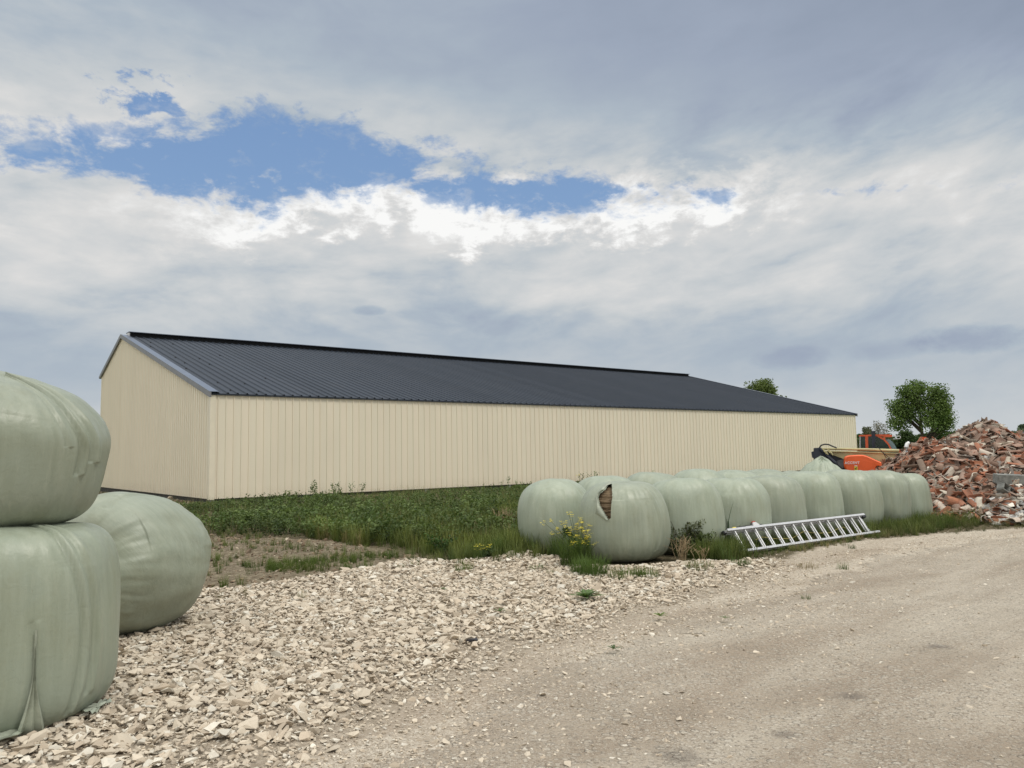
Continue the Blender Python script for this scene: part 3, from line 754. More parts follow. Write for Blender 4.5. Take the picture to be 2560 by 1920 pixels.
def bale(px_or_xy, R0, H, label, group, material='film', z=None, rot=0., name='wrapped_bale', **kw):
    x, y = px_or_xy
    V, Fc = bale_mesh('b', R0, H, **kw)
    mb = MB(); mb.add(V, Fc)
    me = bpy.data.meshes.new(name); me.from_pydata(mb.v, [], mb.f); me.update()
    o = link(name, me, M[material], None, True)
    o.location = (x, y, gz1(x, y) - .015 if z is None else z); o.rotation_euler = (0, 0, rot)
    tag(o, label, 'bale', group)
    return o
G1 = 'pale green wrapped bales standing in two rows'
G2 = 'pale green wrapped bales stacked at the left of the yard'
B2 = Vector((1.65, 11.88, 0))
sk = [0, 1.45, 2.79, 3.97, 5.23, 6.59, 7.78, 8.74]
fl = ['', 'wrapped bale next to the torn one, weeds growing against its foot',
      'wrapped bale behind the left end of the ladder, tall blades at its left side',
      'wrapped bale behind the middle of the ladder, low and broad with a creased flat top',
      'wrapped bale behind the right half of the ladder, with pale creases down its right edge',
      'wrapped bale right of the ladder bales, standing in front of the loose peaked film',
      'second last wrapped bale of the front row, below the broken roof tiles',
      'last wrapped bale at the right end of the front row, beside the tile heap']
fh = [1.19, 1.19, 1.16, 1.16, 1.19, 1.19, 1.14, 1.05]
fr = [.67, .66, .66, .64, .65, .66, .62, .60]
fo = [0, .08, .12, .14, .12, .05, 0, 0]
B2c = None
for k in range(1, 8):
    c = B2 + D * sk[k] + N * fo[k]
    bale((c.x, c.y), fr[k], fh[k], fl[k], G1, seed=k + 1, n=4.6 - .3 * (k % 3), nz=3.3 + .2 * (k % 2), sq=.06 + .02 * (k % 3), rot=k * 1.1, lump=.035, pleat=.0035,
         crease=((3.9 - k * 1.1 + .9, .03, .010, .3, 1.15), (5.2 - k * 1.1, .03, .008, .2, 1.1)))
B1 = Vector((.70, 12.93, 0))
bk = [0, 1.25, 2.45, 3.8, 4.95, 5.98, 7.1]
bh = [1.20, 1.24, 1.25, 1.27, 1.23, 1.22, 1.15]
bl_ = ['wrapped bale at the left end of the rows, with yellow flowers in front of it',
       'back row bale whose bright top shows just left above the torn bale',
       'back row bale showing between the torn bale and its right neighbour',
       'back row bale with a tall domed top, behind the second bale right of the torn',
       'back row bale with a low dome, fourth from the left behind the front row',
       'back row bale with a flat dome, fifth from the left behind the front row',
       'back row bale mostly hidden, just left of the peaked loose film']
for k in range(7):
    c = B1 + D * bk[k] + (N * .1 if k else N * 0)
    bale((c.x, c.y), .64 if k else .625, bh[k], bl_[k], G1, seed=k + 21, n=3. + .15 * (k % 3), nz=2.5 + .2 * (k % 2), sq=.05, rot=k * .7, lump=.03)
# bale with the film pulled up into a peak
PK = at(2076, 1147, 18.2)
pc = B1 + D * 8.3 + N * .1
def peak(v, a, z):
    px, py = v.x - .0, v.y
    if z > .7:
        q = max(0., 1 - math.hypot(px + .02, py * .8) / .68); ridge = math.exp(-(py / .5) ** 2)
        lift = (.34 * q ** 1.1) * (1 + .25 * mnoise.noise(Vector((px * 5, py * 5, 3))))
        v.z += lift; w_ = .02 * math.sin(11 * math.atan2(py, px) + 2 * math.hypot(px, py) * 5) * q ** .3; v.z += w_
    return v
bale((pc.x, pc.y), .70, 1.10, 'wrapped bale whose loose film is pulled up into a crumpled peak', G1, seed=55, n=2.6, nz=2.4, nu=144, nv=96, lump=.03, pleat=.02, mod=peak)

# torn bale: film skin with a hole, straw core, folded flap
tb = empty('torn_bale', (B2.x, B2.y, gz1(B2.x, B2.y) - .015))
tag(tb, 'wrapped bale with torn film showing brown straw near its top', 'bale', G1)
V, Fc = bale_mesh('tb', fr[0], fh[0], n=3.5, nz=2.9, sq=.13, nu=320, nv=200, seed=3, lump=.025, pleat=.005, crease=((5.3, .03, .01, .2, 1.1),))
vc = Vector((B2.x, B2.y, 0)).normalized(); rt = Vector((vc.y, -vc.x, 0))
hole = [(-.36, .98), (-.33, 1.04), (-.26, 1.09), (-.21, 1.16), (-.15, 1.17), (-.145, 1.02), (-.16, .85), (-.18, .68), (-.215, .665), (-.27, .76), (-.335, .86)]
def uv_(v): return v.dot(rt), v.z
keepf = []
ux = np.array([v.dot(rt) for v in V]); uz = np.array([v.z for v in V]); fr_ = np.array([v.dot(vc) for v in V]) < .05
inh = inpoly(ux, uz, hole) & fr_
for f in Fc:
    if not all(inh[i] for i in f): keepf.append(f)
me = bpy.data.meshes.new('film'); me.from_pydata([tuple(v) for v in V], [], keepf)
bm = bmesh.new(); bm.from_mesh(me); bmesh.ops.delete(bm, geom=[v for v in bm.verts if not v.link_faces], context='VERTS'); bm.to_mesh(me); bm.free()
link('film', me, M['film'], tb, True)
V2, F2 = bale_mesh('core', fr[0] - .05, fh[0] - .09, n=3.5, nz=2.9, sq=.13, nu=160, nv=140, seed=3, lump=.025, pleat=.0)
V2 = [v + Vector((0, 0, .045)) for v in V2]
V2 = [v + Vector((v.x, v.y, 0)).normalized() * (.010 * math.sin(v.z * 95 + 3 * mnoise.noise(v * 3))) if v.length > 0 else v for v in V2]
me = bpy.data.meshes.new('straw'); me.from_pydata([tuple(v) for v in V2], [], F2); link('straw', me, M['straw'], tb, True)
# flap: strip along the left lip curling outwards
def surf(u, z, o):
    """point on the front of the torn bale at sideways u, height z, pushed out by o"""
    best = None
    zn = (z / fh[0] - .5) * 2
    rr = (max(0., 1 - abs(zn) ** 2.9)) ** (1 / 3.5) * fr[0] * (1 - .05 * zn) * (1 - .05 * max(0, zn) ** 2)
    f_ = -math.sqrt(max(.01, rr * rr - u * u))
    p = rt * u + vc * f_; nrm = Vector((p.x, p.y, (z - .6) * .5)).normalized()
    return p + nrm * (o + .012) + Vector((0, 0, z))
mb = MB()
lip = [(-.155, 1.165), (-.22, 1.14), (-.27, 1.085), (-.335, 1.035), (-.36, .97), (-.34, .87), (-.275, .77), (-.215, .67)]
outp = [(-.17, 1.19), (-.25, 1.15), (-.33, 1.06), (-.365, 1.00), (-.372, .97), (-.38, .86), (-.40, .755), (-.235, .655)]
nst = 5; vs = []
for (a_, b_) in zip(lip, outp):
    for s in range(nst + 1):
        t = s / nst; u = a_[0] * (1 - t) + b_[0] * t; z = a_[1] * (1 - t) + b_[1] * t
        vs.append(surf(u, min(z, 1.17), .003 + .018 * math.sin(math.pi * min(1, t * 1.1)) + .006 * random.random()))
fs = [(i * (nst + 1) + s, (i + 1) * (nst + 1) + s, (i + 1) * (nst + 1) + s + 1, i * (nst + 1) + s + 1) for i in range(len(lip) - 1) for s in range(nst)]
mb.add(vs, fs); mb.build('torn_flap', M['film_loose'], tb, True)

# left stack
L1 = (-3.35, 5.20)
def rel_ang(cx, cy, da):   # angle on the bale facing the camera, plus da
    return math.atan2(-cy, -cx) + da
a1 = rel_ang(*L1, 0)
l1o = bale(L1, .67, 1.245, 'lower wrapped bale of the left stack, with a loose film tail at its foot', G2, 'film_near', seed=71, n=6., nz=5.2, sq=.0, nu=300, nv=180, lump=.02, pleat=.004,
     crease=((a1 + .52, .022, .022, .10, 1.25), (a1 + .66, .03, .014, .2, 1.25), (a1 + .1, .015, .008, .05, .7)))
def l2mod(v, a, z):
    k = max(0., z) / 1.22
    s = .92 + .08 * math.sin(min(1, k / .66) * math.pi / 2)
    v.x *= s; v.y *= s
    t_ = min(1., max(0., (z - .35) / .75)); t_ = t_ * t_ * (3 - 2 * t_)          # the top slopes down to the right
    v.z -= t_ * .20 * (max(0., v.x + .25) / .7) ** 1.2
    return v
a2 = a1
bale((-3.48, 5.30), .655, 1.10, 'upper wrapped bale of the left stack, wider at the top than at its foot', G2, 'film_near', z=gz1(*L1) + 1.19, seed=83, n=4.6, nz=3.6, nu=300, nv=180, lump=.025, pleat=.004, mod=l2mod,
     crease=((a2 + .62, .025, .030, .35, 1.3), (a2 + .78, .04, .022, .45, 1.3), (a2 + .45, .018, .012, .6, 1.3)))
# bale lying on its side behind the stack
V, Fc = bale_mesh('l3', .69, 1.24, n=5., nz=2.7, nu=260, nv=170, seed=91, lump=.045, pleat=.004,
                  crease=((1.2, .03, .012, .2, 1.1), (2.9, .02, .01, .2, 1.1), (4.2, .03, .012, .3, 1.1)))
me = bpy.data.meshes.new('wrapped_bale')
ax = Vector((-.30, -.95, .05)).normalized()
q = ax.to_track_quat('Z', 'Y')
V = [q @ (v - Vector((0, 0, .62))) for v in V]
V = [Vector((v.x, v.y, max(v.z, -.64) if v.z < -.5 else v.z)) for v in V]
me.from_pydata([tuple(v) for v in V], [], Fc); me.update()
l3 = link('wrapped_bale', me, M['film_diag'], None, True); l3.location = (-3.80, 7.68, .63)
tag(l3, 'wrapped bale lying on its side behind the left stack', 'bale', G2)
# film tail on the lower bale
mb = MB(); l1c = Vector((L1[0], L1[1], 0)); 
tx = min((abs(1280 + F * (L1[0] + .64 * math.cos(a)) / (L1[1] + .64 * math.sin(a)) - 100), a) for a in np.arange(-2.2, 0, .005))[1]
vs = []; nw = 8; nh = 16
for j in range(nh + 1):
    k = j / nh; z = .62 * (1 - k) + .02; wd = .006 + .085 * max(0, (k - .35) / .65) ** 1.6
    rr_ = .685 + .004 + .06 * max(0, k - .7) ** 1.2
    for i in range(nw + 1):
        s = i / nw - .5; a = tx + s * wd / .7 * 2
        rad = rr_ + .012 * math.sin(i * 2.1) * k + .004
        zn = abs((z / 1.255 - .5) * 2); rad -= .67 * (1 - (max(0, 1 - zn ** 5.2)) ** (1 / 6.)) * (1 - k * .6)
        vs.append((L1[0] + math.cos(a) * rad, L1[1] + math.sin(a) * rad, z + gz1(*L1)))
fs = [(j * (nw + 1) + i, j * (nw + 1) + i + 1, (j + 1) * (nw + 1) + i + 1, (j + 1) * (nw + 1) + i) for j in range(nh) for i in range(nw)]
mb.add(vs, fs)
def crumple(mb, pts, wd, seed):
    rs = random.Random(seed); n = len(pts); vs = []; k = 7
    for j, p in enumerate(pts):
        p = Vector(p); d_ = (Vector(pts[min(j + 1, n - 1)]) - Vector(pts[max(0, j - 1)])).normalized(); s_ = d_.cross(Vector((0, 0, 1))).normalized()
        for i in range(k + 1):
            t = i / k - .5
            vs.append(p + s_ * t * wd * (1 + .5 * math.sin(j * 1.7 + seed)) + Vector((0, 0, .028 * abs(math.sin(i * 1.9 + j * .9 + seed)) + rs.uniform(0, .012))))
    mb.add(vs, [(j * (k + 1) + i, j * (k + 1) + i + 1, (j + 1) * (k + 1) + i + 1, (j + 1) * (k + 1) + i) for j in range(n - 1) for i in range(k)])
def gpts(lst, z=.05): return [gp(a, b, z) for a, b in lst]
crumple(mb, gpts([(118, 1806), (95, 1812), (70, 1820), (45, 1832), (15, 1848), (-20, 1862)]), .11, 1)
crumple(mb, gpts([(60, 1824), (35, 1815), (10, 1806), (-20, 1795)]), .07, 2)
crumple(mb, gpts([(265, 1758), (250, 1770), (236, 1782), (222, 1790)]), .07, 3)
crumple(mb, gpts([(262, 1768), (240, 1774), (205, 1780)]), .08, 5)
tl = mb.build('film_tail', M['film_loose'], l1o, True)
tl.matrix_parent_inverse = l1o.matrix_world.inverted() if False else Matrix.Identity(4)
# parent transform: express the tail in the bale's own frame
for v in tl.data.vertices: v.co = v.co - Vector(l1o.location)

# ------------------------------------------------------------------ ladder
A0 = gp(1852, 1384, .03); A1 = gp(2194, 1334, .03)
ld = (A1 - A0).normalized(); ll = (A1 - A0).length
ln_ = Vector((-ld.y, ld.x, 0)); th = R(56)
up_ = ln_ * math.cos(th) + Vector((0, 0, 1)) * math.sin(th)        # in the plane of the ladder, across it
nn_ = ld.cross(up_).normalized()
LM = Matrix((( ld.x, up_.x, nn_.x, A0.x), (ld.y, up_.y, nn_.y, A0.y), (ld.z, up_.z, nn_.z, A0.z), (0, 0, 0, 1)))
lad = bpy.data.objects.new('ladder', None); COL.objects.link(lad); lad.matrix_world = LM
tag(lad, 'aluminium extension ladder lying on its edge against the wrapped bales', 'ladder')
WL = .385
def rail(x0, x1, y0, y1, z0, z1, nm='rail'):
    mb = MB(); mb.box(x0, x1, y0, y1, z0, z1); mb.box(x0, x1, y0 - .004, y1 + .004, z0 - .006, z0 + .004); mb.box(x0, x1, y0 - .004, y1 + .004, z1 - .004, z1 + .006)
    return mb.build(nm, M['alu'], lad)
def rail2(nm, x0, x1, y, z):
    # rail of channel section: web with two flanges
    mb = MB(); mb.box(x0, x1, y - .012, y + .012, z - .0285, z + .0285)
    mb.box(x0, x1, y - .018, y + .018, z + .029, z + .034); mb.box(x0, x1, y - .018, y + .018, z - .034, z - .029)
    return mb.build(nm, M['alu'], lad)
rail2('rail', -.05, ll - .03, .02, -.036); rail2('rail', -.05, ll - .05, WL, -.036)
rail2('rail', -.09, ll, .015, .036); rail2('rail', -.09, ll - .13, WL + .005, .036)
nr = 15
for i in range(nr):
    xx_ = .10 + i * (ll - .42) / (nr - 1)
    for (dx, z_) in ((0, .036), (.055, -.036)):
        mb = MB(); mb.tube([(xx_ + dx, .03, z_), (xx_ + dx, WL - .01, z_)], .0145, 8); mb.build('rung', M['alu2'], lad, True)
mb = MB(); mb.box(ll - .16, ll - .02, WL - .035, WL + .03, -.06, .02); mb.build('end_cap', M['black'], lad, bevel=.006)
mb = MB(); mb.box(ll - .10, ll - .02, -.005, .035, -.075, -.02); mb.build('end_cap', M['black'], lad, bevel=.006)
mb = MB(); mb.box(-.12, -.05, WL - .03, WL + .03, -.06, .0); mb.build('end_cap', M['black'], lad, bevel=.006)
mb = MB(); mb.box(-.06, .02, -.03, .04, -.075, -.02); mb.build('end_cap', M['black'], lad, bevel=.006)
mb = MB(); mb.box(ll - .26, ll - .19, .04, WL - .03, -.014, .0); mb.box(ll - .285, ll - .20, .04, .10, .0, .02); mb.build('end_plate', M['alu2'], lad)
mb = MB(); pts = [(.55 + i * .16, .20 + .035 * math.sin(i * .9) - .03 * abs(math.sin(i * .33)), -.01 + .03 * math.sin(i * 1.7)) for i in range(18)]
mb.tube(pts, .004, 5); mb.build('rope', M['rope'], lad, True)

# tool behind the top rail
tl_o = empty('hand_tool'); tl_o.matrix_world = LM @ Matrix.Translation((.17, WL + .055, -.05))
tag(tl_o, 'grey and black tool with a yellow knob and red top behind the ladder', 'tool')
mb = MB(); mb.tube([(.16, 0, 0), (.26, .004, 0), (.36, .006, 0)], [.026, .030, .024], 12); mb.build('handle', M['black'], tl_o, True)
mb = MB(); mb.tube([(.34, .006, 0), (.58, .008, 0)], .02, 12); mb.build('barrel', M['lightgrey'], tl_o, True)
mb = MB(); mb.tube([(.16, .03, 0), (.58, .038, 0)], .008, 8); mb.build('rod', M['black'], tl_o, True)
mb = MB(); mb.prism([Vector((.54, -.01, -.03)), Vector((.74, -.01, -.03)), Vector((.72, .035, -.03)), Vector((.67, .075, -.03)), Vector((.60, .08, -.03)), Vector((.57, .05, -.03))], (0, 0, .06)); mb.build('housing', M['lightgrey'], tl_o, bevel=.008)
mb = MB(); mb.box(.60, .675, .078, .098, -.022, .022); mb.build('switch_cover', M['red'], tl_o, bevel=.007)
mb = MB(); mb.tube([(.545, .02, .0), (.575, .065, .0)], .019, 8); mb.build('collar', M['black'], tl_o, True)
mb = MB(); mb.tube([(.72, .012, .028), (.775, .014, .028)], .012, 8); mb.build('nozzle', M['black'], tl_o, True)
mb = MB(); mb.tube([(.035, .004, 0), (.05, .004, 0), (.10, .004, 0), (.115, .004, 0)], [.022, .032, .032, .022], 14); mb.build('knob', M['yellow'], tl_o, True)
mb = MB(); mb.tube([(.10, .004, 0), (.17, .002, 0)], .008, 8); mb.build('shaft', M['black'], tl_o, True)

# ------------------------------------------------------------------ rubble heap
def hh(x, y):
    x = np.asarray(x, float); y = np.asarray(y, float)
    def cone(cx, cy, h, rx, ry, p=1.25):
        d_ = np.hypot((x - cx) / rx, (y - cy) / ry); return h * np.clip(1 - d_ ** p, 0, None)
    a = cone(12.75, 20.9, 2.28, np.where(x > 12.75, 2.5, 4.6), 5.0, 1.0)
    b = cone(11.15, 20.6, 1.72, 1.9, 3.8, 1.7)
    c = cone(11.3, 18.2, .95, 2.7, 2.6, 1.6)
    e = cone(13.9, 18.6, .95, 3.0, 3.6, 1.3)
    h = np.maximum(np.maximum(a, b), np.maximum(c, e))
    h = h + (h > .05) * .10 * fbm(x, y, 1.6, 61, 3)
    return np.clip(h, 0, None)
def tile_shell(L, w0, w1, th, arc, jag, seed, nl=5, na=7):
    rs = random.Random(seed); vs = []
    for side in (0, 1):
        for i in range(nl + 1):
            t = i / nl; w_ = w0 + (w1 - w0) * t; rad = w_ / 2 / math.sin(arc / 2)
            for j in range(na + 1):
                a = (j / na - .5) * arc; r_ = rad - th * side
                x_ = (t - .5) * L
                if i in (0, nl): x_ += rs.uniform(-jag, jag) * L if side == 0 else 0
                if side == 1 and i in (0, nl): x_ = vs[i * (na + 1) + j][0]
                vs.append((x_, r_ * math.sin(a), r_ * math.cos(a) - rad * .75))
    S = (nl + 1) * (na + 1); fs = []
    for i in range(nl):
        for j in range(na):
            a, b, c, d_ = i * (na + 1) + j, i * (na + 1) + j + 1, (i + 1) * (na + 1) + j + 1, (i + 1) * (na + 1) + j
            fs += [(a, b, c, d_), (a + S, d_ + S, c + S, b + S)]
        for j in (0, na):
            a, d_ = i * (na + 1) + j, (i + 1) * (na + 1) + j; fs.append((a, d_, d_ + S, a + S))
    for i in (0, nl):
        for j in range(na):
            a, b = i * (na + 1) + j, i * (na + 1) + j + 1; fs.append((a, b, b + S, a + S))
    return vs, fs
tiles = []
for k in range(12):
    L = [.44, .40, .34, .28, .22, .18, .30, .15, .25, .20, .36, .12][k]; w_ = random.uniform(.15, .21)
    arc = [2.4, 2.6, 2.2, 2.0, 2.3, 1.6, 1.4, 1.8, 2.5, 1.2, 2.1, 1.5][k]
    tiles.append(tile_shell(L, w_, w_ * random.uniform(.78, 1), .014, arc, 0 if k < 2 else .13, k))
tri_tiles = []
for vs, fs in tiles:
    V = np.array(vs); Fc = np.array([q for f in fs for q in ((f[0], f[1], f[2]), (f[0], f[2], f[3]))]); tri_tiles.append((V, Fc))
flat = [hull(10, (1, .7, .16), 200 + k) for k in range(8)]
# core mound and the mass of pieces: one stuff object
hx, hy = np.meshgrid(np.arange(7.6, 19, .14), np.arange(14.6, 26.5, .14), indexing='ij')
hz = hh(hx, hy); hid = np.arange(hx.size).reshape(hx.shape)
hq = np.stack([hid[:-1, :-1], hid[1:, :-1], hid[1:, 1:], hid[:-1, 1:]], -1).reshape(-1, 4)
hq = hq[hz.ravel()[hq].max(1) > .02]
hv = np.stack([hx.ravel(), hy.ravel(), hz.ravel() - .12 + gz(hx, hy).ravel()], -1)
tri = np.concatenate([hq[:, :3], hq[:, [0, 2, 3]]])
def heap_points(n, x0=8.2, x1=17.5, y0=15.2, y1=24.5):
    x = rng.uniform(x0, x1, n * 4); y = rng.uniform(y0, y1, n * 4); k = np.where(hh(x, y) > .05)[0][:n]; return x[k], y[k]
def heap_rot(x, y, jitter=.55):
    e = .08; n = len(x)
    gxn = (hh(x + e, y) - hh(x - e, y)) / (2 * e); gyn = (hh(x, y + e) - hh(x, y - e)) / (2 * e)
    # rotate about z, tilt to the slope with scatter
    A = rotz(rng.uniform(0, 6.283, n)); A = rotx(rng.normal(0, jitter, n) + np.where(rng.uniform(0, 1, n) < .35, math.pi, 0)) @ roty(rng.normal(0, jitter * .8, n))
    S = roty(-np.arctan(gxn) * .7) @ rotx(np.arctan(gyn) * .7)
    return S @ rotz(rng.uniform(0, 6.283, n)) @ A
x, y = heap_points(5200); n = len(x)
pal = np.array([[.30, .14, .09], [.24, .17, .135], [.34, .25, .195], [.46, .41, .34], [.24, .22, .20], [.32, .14, .085], [.155, .115, .09], [.42, .39, .33]])
# redder on the left shoulder, browner round the summit, grey and white stones at the right foot
pr_ = np.stack([.12 + .2 * (x < 11.3), .22 + .15 * (y > 19.5), .22 + 0 * x, .10 + .12 * (y < 18.5), .08 + .1 * (y < 18), .07 + .2 * (x < 11), .2 * (y > 19.5) + .05, .05 + .10 * (y < 18.2)], -1)
pr_ /= pr_.sum(1, keepdims=True); ch = (rng.uniform(0, 1, (n, 1)) > np.cumsum(pr_, 1)).sum(1).clip(0, 7)
colr = pal[ch] * rng.uniform(.75, 1.2, (n, 1))
idx = rng.integers(0, 12, n); A = heap_rot(x, y, .6); T = np.stack([x, y, hh(x, y) + gz(x, y) - rng.uniform(-.04, .10, n)], -1)
V1, F1, C1 = scatter(tri_tiles, idx, A, T, colr)
x, y = heap_points(4200); n = len(x); 
ft = np.clip((18.6 - y) / 2, 0, 1)
colr = np.where(rng.uniform(0, 1, (n, 1)) < (.25 + .6 * ft)[:, None], np.array([.34, .33, .31]), np.array([.24, .17, .13])) * rng.uniform(.6, 1.45, (n, 1))
sz = rng.uniform(.05, .20, n)
V3, F3, C3 = scatter(flat, rng.integers(0, 8, n), heap_rot(x, y, .35) * sz[:, None, None], np.stack([x, y, hh(x, y) + gz(x, y) - rng.uniform(-.02, .08, n)], -1), colr)
Vc = np.tile(np.array([[.075, .055, .042]]), (len(hv), 1))
VV = np.concatenate([hv, V1, V3]); FF = np.concatenate([tri, F1 + len(hv), F3 + len(hv) + len(V1)]); CC = np.concatenate([Vc, C1, C3])
rub = link('rubble_heap', npmesh('rubble_heap', VV, FF, CC), M['rub'])
tag(rub, 'heap of broken roof tiles and masonry rubble at the right edge', 'rubble', kind='stuff')
# the tiles that show largest: things of their own
tmeshes = {}
for mk in ('tile_orange', 'tile_brown', 'tile_pale'):
    for k, (vs, fs) in enumerate(tiles[:11]):
        me = bpy.data.meshes.new('clay_tile'); me.from_pydata(vs, [], fs)
        bm = bmesh.new(); bm.from_mesh(me); bmesh.ops.recalc_face_normals(bm, faces=bm.faces); bm.to_mesh(me); bm.free()
        me.materials.append(M[mk]); tmeshes[mk, k] = me
tl_lab = {'tile_orange': ('bright orange red broken roof tile lying loose in the rubble heap', 'orange red tiles in the rubble heap'),
          'tile_brown': ('weathered brown roof tile lying loose in the rubble heap', 'weathered brown tiles in the rubble heap'),
          'tile_pale': ('pale cream roof tile lying loose in the rubble heap', 'pale tiles in the rubble heap')}
# candidate spots on the faces turned to the camera, spread evenly
x, y = heap_points(2600, 8.6, 15.2, 15.4, 21.2)
z = hh(x, y); slope_ok = (hh(x, y - .3) < z + .06)
px_ = 1280 + F * x / y
x, y, z = x[slope_ok & (px_ < 2590)], y[slope_ok & (px_ < 2590)], z[slope_ok & (px_ < 2590)]
sel = []; 
for i in range(len(x)):
    if all((x[i] - x[j]) ** 2 + (y[i] - y[j]) ** 2 > .030 for j in sel): sel.append(i) if not (y[i] < 17.5 and x[i] > 10.7 and random.random() < .8) else None
    if len(sel) >= 290: break
sel = [i for i in sel if not (2462 < 1280 + F * x[i] / y[i] < 2560 and 1.64 - (1206 - 1114) / F * y[i] - .45 < z[i] < 1.64 - (1206 - 1114) / F * y[i] + .22)]
x, y = x[sel], y[sel]; A = heap_rot(x, y, .5); hz_ = hh(x, y) + gz(x, y)
for i in range(len(x)):
    q = random.random(); left = x[i] < 11.2 or (y[i] > 1e9)
    po = .36 if left else (.12 if y[i] > 19 else .18)
    mk = 'tile_orange' if q < po else ('tile_pale' if q > .83 else 'tile_brown')
    o = bpy.data.objects.new('clay_tile', tmeshes[mk, random.choice([0, 0, 1, 1, 2, 3, 4, 6, 8, 10])]); COL.objects.link(o)
    mm = Matrix.Identity(4)
    for a_ in range(3):
        for b_ in range(3): mm[a_][b_] = A[i][a_][b_] * 1.13
        mm[a_][3] = (x[i], y[i], hz_[i] + random.uniform(.0, .06))[a_]
    o.matrix_world = mm; tag(o, tl_lab[mk][0], 'roof tile', tl_lab[mk][1])
def heap_at(px, py):
    """first point of the heap surface on the ray through (px,py)"""
    for yy in np.arange(15, 24, .03):
        p = at(px, py, yy)
        if p.z <= float(hh(np.array([p.x]), np.array([p.y]))[0]): return p
    return at(px, py, 19)
# named pieces
def block(name, px, py, L, Wd, Hh, rz, tilt, label, cat, m_, holes=False):
    p = heap_at(px, py); o = empty(name, (p.x - .02, p.y - .16, p.z - Hh * .1), rz); o.rotation_euler = (tilt, tilt * .5, rz); tag(o, label, cat)
    mb = MB()
    if not holes: mb.box(-L / 2, L / 2, -Wd / 2, Wd / 2, 0, Hh)
    else:
        t_ = .03; mb.box(-L / 2, L / 2, -Wd / 2, -Wd / 2 + t_, 0, Hh); mb.box(-L / 2, L / 2, Wd / 2 - t_, Wd / 2, 0, Hh)
        for xx_ in (-L / 2, -t_ / 2, L / 2 - t_): mb.box(xx_, xx_ + t_, -Wd / 2 + t_, Wd / 2 - t_, 0, Hh)
    mb.build('body', m_, o, bevel=.008); return o
b_ = block('concrete_block', 2512, 1206, .55, .26, .20, R(-8), R(6), 'grey concrete block lying on the right slope of the tile heap', 'concrete block', M['concrete'])
b_ = block('hollow_block', 2497, 1226, .36, .2, .18, R(10), R(70), 'hollow grey block with two openings under the concrete block', 'hollow block', M['concrete'], True)
p = heap_at(2262, 1134); o = empty('clay_pipe', (p.x - .12, p.y - .35, p.z + .10), R(20)); tag(o, 'white bent pipe end on the left shoulder of the tile heap', 'pipe')
mb = MB(); mb.tube([(0, 0, -.06), (0, 0, .08), (.03, 0, .16), (.09, 0, .19)], [.055, .055, .05, .045], 14); mb.build('pipe_body', M['white'], o, True)
for (px, py, s_, lb) in ((2515, 1300, .42, 'large grey stone at the foot of the tile heap by the frame edge'), (2395, 1302 - 20, .16, 'pale stone at the left foot of the tile heap')):
    p = gp(px, py, .05); V, Fc = hull(16, (1, .8, .62), 400 + px); me = bpy.data.meshes.new('stone'); me.from_pydata((V * s_).tolist(), [], Fc.tolist()); o = link('stone', me, M['concrete']); o.location = (p.x, p.y, gz1(p.x, p.y) + s_ * .18); tag(o, lb, 'stone')
# pale and grey masonry chunks at the foot, right side
x = rng.uniform(9.9, 13.2, 700); y = 16.4 + (x - 10.2) * -.15 + rng.exponential(.75, 700) - .35; n = len(x)
sz = rng.uniform(.06, .24, n); cl = np.where(rng.uniform(0, 1, (n, 1)) < .55, np.array([.46, .46, .45]), np.array([.68, .65, .58])) * rng.uniform(.6, 1.2, (n, 1))
V, Fc, C = scatter(stones, rng.integers(0, 36, n), heap_rot(x, y, .3) * sz[:, None, None], np.stack([x, y, hh(x, y) + gz(x, y) + sz * .1], -1), cl)
tag(link('masonry_chunks', npmesh('masonry_chunks', V, Fc, C), M['stone']), 'grey and white broken masonry chunks at the foot of the tile heap', 'rubble', kind='stuff')

# ------------------------------------------------------------------ field sprayer (folded) behind the bales
YS = 24.
def pol(pts, Y_):
    """points on the upright plane square to the line of sight, at centre depth Y_"""
    c = at(PXC, 1140, PYC); n_ = Vector((c.x, c.y, 0)).normalized(); c = c + n_ * (Y_ - PYC); r = []
    for a, b in pts:
        v = fw + cr * ((a - 1280) / F) - cu * ((b - 960) / F); r.append(Vector((0, 0, CAMH)) + v * ((c.x * n_.x + c.y * n_.y) / (v.x * n_.x + v.y * n_.y)))
    return r
def dep(d_):
    c = at(PXC, 1140, PYC); return Vector((c.x, c.y, 0)).normalized() * d_
PXC, PYC = 2150, 24.
def round_poly(pts, k=4, r=.25):
    out_ = []; n = len(pts)
    for i in range(n):
        p0, p1, p2 = np.array(pts[i - 1], float), np.array(pts[i], float), np.array(pts[(i + 1) % n], float)
        a = p1 + (p0 - p1) * r; c = p1 + (p2 - p1) * r
        for s in range(k + 1):
            t = s / k; out_.append(tuple((1 - t) ** 2 * a + 2 * t * (1 - t) * p1 + t * t * c))
    return out_
spo = at(2120, 1150, YS); spo.z = gz1(spo.x, YS)
spr = empty('field_sprayer', spo); tag(spr, 'folded crop sprayer with khaki booms and an orange tank behind the wrapped bales', 'sprayer')
def spart(name, m_, mb, **k):
    o = mb.build(name, m_, spr, **k)
    for v in o.data.vertices: v.co = v.co - spo
    return o
mb = MB(); mb.prism(pol([(2034, 1120), (2052, 1119), (2062, 1140), (2066, 1300), (2034, 1300)], YS + .1), dep(.5)); mb.prism(pol([(2028, 1130), (2034, 1128), (2035, 1146), (2030, 1144)], YS + .1), dep(.3))
mb.prism(pol([(2040, 1122), (2112, 1138), (2125, 1140), (2125, 1176), (2060, 1180)], YS + .75), dep(.3)); spart('frame', M['navy'], mb, bevel=.01)
